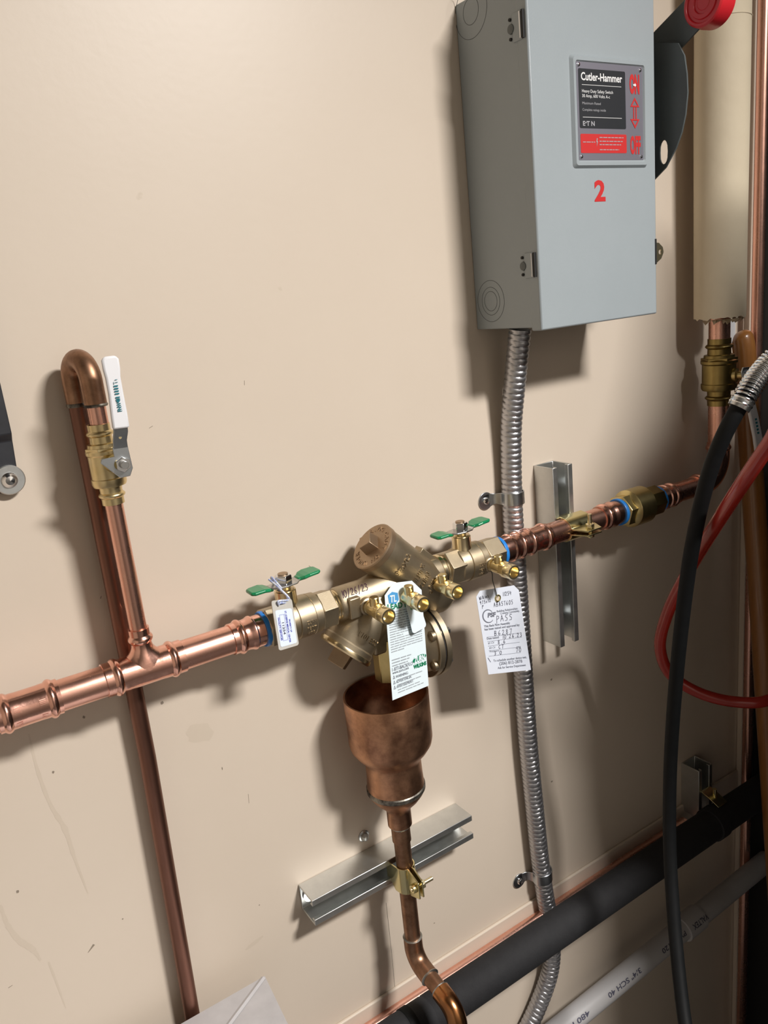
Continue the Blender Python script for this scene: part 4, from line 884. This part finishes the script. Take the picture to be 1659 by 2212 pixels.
# ================================================================== LOW PIPES
BPZ, BPD = -1.0545, .075
bp = thing('insulated_pipe', 'black foam insulated pipe crossing low along the wall', 'pipe', V(.9, -BPD, BPZ-.03))
MB().lathe([(0, .0292), (.19, .0292), (.191, .0286), (.194, .0286), (.195, .0292), (.87, .0292), (.871, .0320), (.895, .0320), (.896, .0292), (1.09, .0292)], V(.30, -BPD, BPZ), X_, 40).build('foam_jacket', 'foam', bp)
MB().lathe([(0, .030), (.013, .030)], V(.452, -BPD, BPZ), X_, 36).build('joint_tape', 'rubber', bp)
tag(MB().lathe([(0, .0105), (1.72, .0105)], V(-.55, -.0185, -1.079), X_, 28).build('copper_pipe', 'copper'), 'bright copper pipe hidden behind the black insulated pipe', 'pipe')
st3 = strut(V(1.183, -.0003, -1.0655), Z_, X_, .108, 'short dark strut channel above the black pipe at right')
ck = thing('strut_clamp', 'dim clamp bracket holding the black pipe on the right strut', 'clamp', V(1.204, -.06, -1.02))
mb = MB(); slab([V(1.204, -.040, -1.006), V(1.204, -.060, -1.012), V(1.204, -.080, -1.0215)], .014, .0025, mb, Z_); mb.build('strap', 'gold_zinc', ck, .0005)
MB().lathe([(0, .004), (.018, .004)], V(1.204, -.062, -1.013), Z_, 12).build('bolt', 'gold_zinc', ck)
p0, p1_ = at(1230, 2206, .060), at(1620, 1888, .060)
pv = thing('plastic_pipe', 'white plastic pipe with printed lettering low in the corner', 'pipe', V(p0.x, -.06, p0.z))
ax = (p1_-p0).normalized(); a0 = p0-ax*.35; RPV = .0205
MB().lathe([(0, RPV), (.95, RPV)], a0, ax, 32).build('pipe', 'pvc', pv)
xh = (at(1480, 2000, .06)-a0).dot(ax)
MB().lathe([(0, RPV), (0, .0245), (.050, .0245), (.050, RPV)], a0+ax*(xh-.01), ax, 32, cap=(False, False)).build('coupling', 'pvc', pv)
mp = cyl_map(a0, ax, V(0, -1, .75), RPV); m6 = lambda x, y, off=0: mp(y, x, off)
xb = (at(1300, 2150, .06)-a0).dot(ax); m7 = lambda x, y, off=0: mp(-y, -x, off)
for tx_, x_, w_, o_ in (('3/4" SCH 40', xb+.088, .088, .0004), ('PVC 1120', xb+.220, .07, .0004), ('480 PSI', xb-.05, .06, .0004), ('VALTEX', xh+.044, .045, .0046)):
    put_text(MB(), m7, tx_, -x_, .003, .012, w_, off=o_, bold=.02).build('printed_lettering', 'ink', pv)

# ================================================================== RIGHT CORNER
tp = at(1644, 300, .035); tag(MB().lathe([(0, .010), (2.6, .010)], V(tp.x, -.035, FL+.02), Z_, 24).build('copper_pipe', 'copper'), 'upright copper pipe in the far right corner', 'pipe')
wh = [at(1604, 735, .042), at(1612, 850, .052), at(1626, 1050, .075), at(1643, 1300, .105), at(1662, 1600, .135)]
ww = [.010, .0165, .0185, .0195, .0200, .021, .022]
P = [V(wh[0].x-.002, -.035, wh[0].z+.014)]+wh+[wh[-1]+(wh[-1]-wh[-2])*1.4]
P[-1].z = max(P[-1].z, FL+.001)
wd_ = thing('wooden_handle', 'varnished wooden tool handle with rounded top leaning in the right corner', 'handle', P[-1])
mb = MB(); mb.tube(smooth_path(P, 8), [(.006+(.0125)*min(1, i/6)**.5) if i < 7 else .0185+.00005*i for i in range(8*(len(P)-1)+1)], 24); mb.build('shaft', 'wood', wd_)
# black cord with spring sleeve
cpth = [V(.93, -.62, .05), V(.912, -.48, -.02), deep(1668, 778, .92), deep(1597, 878, .92), deep(1545, 985, .95), deep(1503, 1140, 1.0), deep(1468, 1390, 1.08), deep(1447, 1690, 1.18), deep(1450, 1900, 1.19), deep(1482, 2225, 1.12), deep(1520, 2400, 1.05)]
cd = thing('power_cord', 'thick black cord with coiled steel strain relief hanging in front', 'cord', cpth[-1])
cps = smooth_path(cpth, 14); MB().tube(cps, .0096, 18).build('cable', 'rubber', cd)
seg = cps[:43]; dn = []
for i in range(len(seg)-1):
    for k in range(24): dn.append(seg[i]+(seg[i+1]-seg[i])*(k/24))
Ls = 0; coil = []; u = None
for i in range(len(dn)-1):
    t_ = (dn[i+1]-dn[i]).normalized(); u = perp(t_)[0] if u is None else (u-t_*u.dot(t_)).normalized(); v_ = t_.cross(u)
    a = 2*PI*Ls/.0048; coil.append(dn[i]+(u*math.cos(a)+v_*math.sin(a))*.0118); Ls += (dn[i+1]-dn[i]).length
MB().tube(coil, .0019, 8).build('spring_sleeve', 'chrome', cd)
e0 = seg[-1]; e1 = (seg[-1]-seg[-2]).normalized()
MB().lathe([(-.004, .0125), (0, .0132), (.008, .0128), (.008, .0098)], e0-e1*.006, e1, 24, cap=(False, False)).build('ferrule', 'steel', cd)
hpth = [V(.925, -.66, -.04), deep(1730, 868, .83), deep(1660, 962, .87), deep(1608, 1038, .91), deep(1552, 1124, .99), deep(1490, 1228, 1.12), deep(1440, 1330, 1.20), deep(1426, 1400, 1.24), deep(1447, 1455, 1.26), deep(1500, 1492, 1.26), deep(1580, 1515, 1.26), deep(1660, 1512, 1.26), V(1.22, -.22, -.66)]
hs = thing('red_hose', 'glossy red rubber hose looping behind the black cord', 'hose', hpth[-1])
hps = smooth_path(hpth, 12); MB().tube(hps, .0089, 20).build('tube', 'red_hose', hs)
# grey duct top at the lower left
DZ = -.865
k0, k1, k2, k3 = deep(0, 0, 1), None, None, None
def pz(px, py, z):
    v = _r*((px-829.5)/FPX)+_d*((py-1106)/FPX)+_f; return CAM+v*((z-CAM.z)/v.z)
K = pz(572, 2108, DZ); K.y = min(K.y, -.036); A_ = pz(340, 2212, DZ); B_ = pz(622, 2212, DZ); Cc = pz(497, 2212, DZ)
ul = (A_-K); ul.z = 0; ul.normalize(); ul = V(-1, 0.00, 0); vl_ = (B_-K); vl_.z = 0; vl_.normalize()
dt = thing('sheet_metal_duct', 'grey sheet metal duct with creased top at the lower left', 'duct', K+ul*.3+vl_*.2+V(0, 0, FL-DZ))
P4 = [K, K+ul*.62, K+ul*.62+vl_*.42, K+vl_*.42]
mb = MB(); mid = K+ul*.31+vl_*.21+V(0, 0, .006)
mb.v += P4+[mid]+[p+V(0, 0, FL-DZ+.001) for p in P4]
mb.f += [(0, 1, 4), (1, 2, 4), (2, 3, 4), (3, 0, 4)]+[(i, (i+1) % 4, 5+(i+1) % 4, 5+i) for i in range(4)]+[(8, 7, 6, 5)]
mb.build('duct_body', 'duct', dt, sharp=1)
cr = (Cc-K); cr.z = 0; cr.normalize(); n_ = V(-cr.y, cr.x, 0)
mb = MB(); a = K+cr*.003+V(0, 0, .0004); b = K+cr*.30+V(0, 0, .0055)
mb.add([a-n_*.0035, a+n_*.0035, b+n_*.0035, b-n_*.0035, a+V(0, 0, .0016), b+V(0, 0, .0016)], [(0, 4, 5, 3), (4, 1, 2, 5), (0, 1, 4), (3, 5, 2)]); mb.build('crease', 'duct', dt, sharp=1)
# black bracket at the left edge
bk = thing('black_bracket', 'black steel bracket with round washer at the left picture edge', 'bracket', V(.09, -.003, -.16))
mb = MB(); slab([V(.088, -.012, .24), V(.089, -.012, -.080), V(.089, -.012, -.098), V(.089, -.005, -.106), V(.089, -.005, -.158)], [.0225, .0225, .0225, .0225, .0195], .004, mb); mb.build('bar', 'black_steel', bk, .001)
wc = V(.1000, 0, -.1455)
MB().lathe([(.0075, .0155), (.0095, .0155), (.0105, .0145)], wc, -Y_, 36).build('washer', 'galvanized', bk)
MB().lathe([(.010, .0080), (.0115, .0080), (.0125, .0070), (.016, .0045), (.017, 0)], wc, -Y_, 28, cap=(True, False)).build('screw_head', 'chrome', bk)
MB().box(.0675, .111, -.0103, -.0002, .18, .22).build('standoff', 'black_steel', bk)
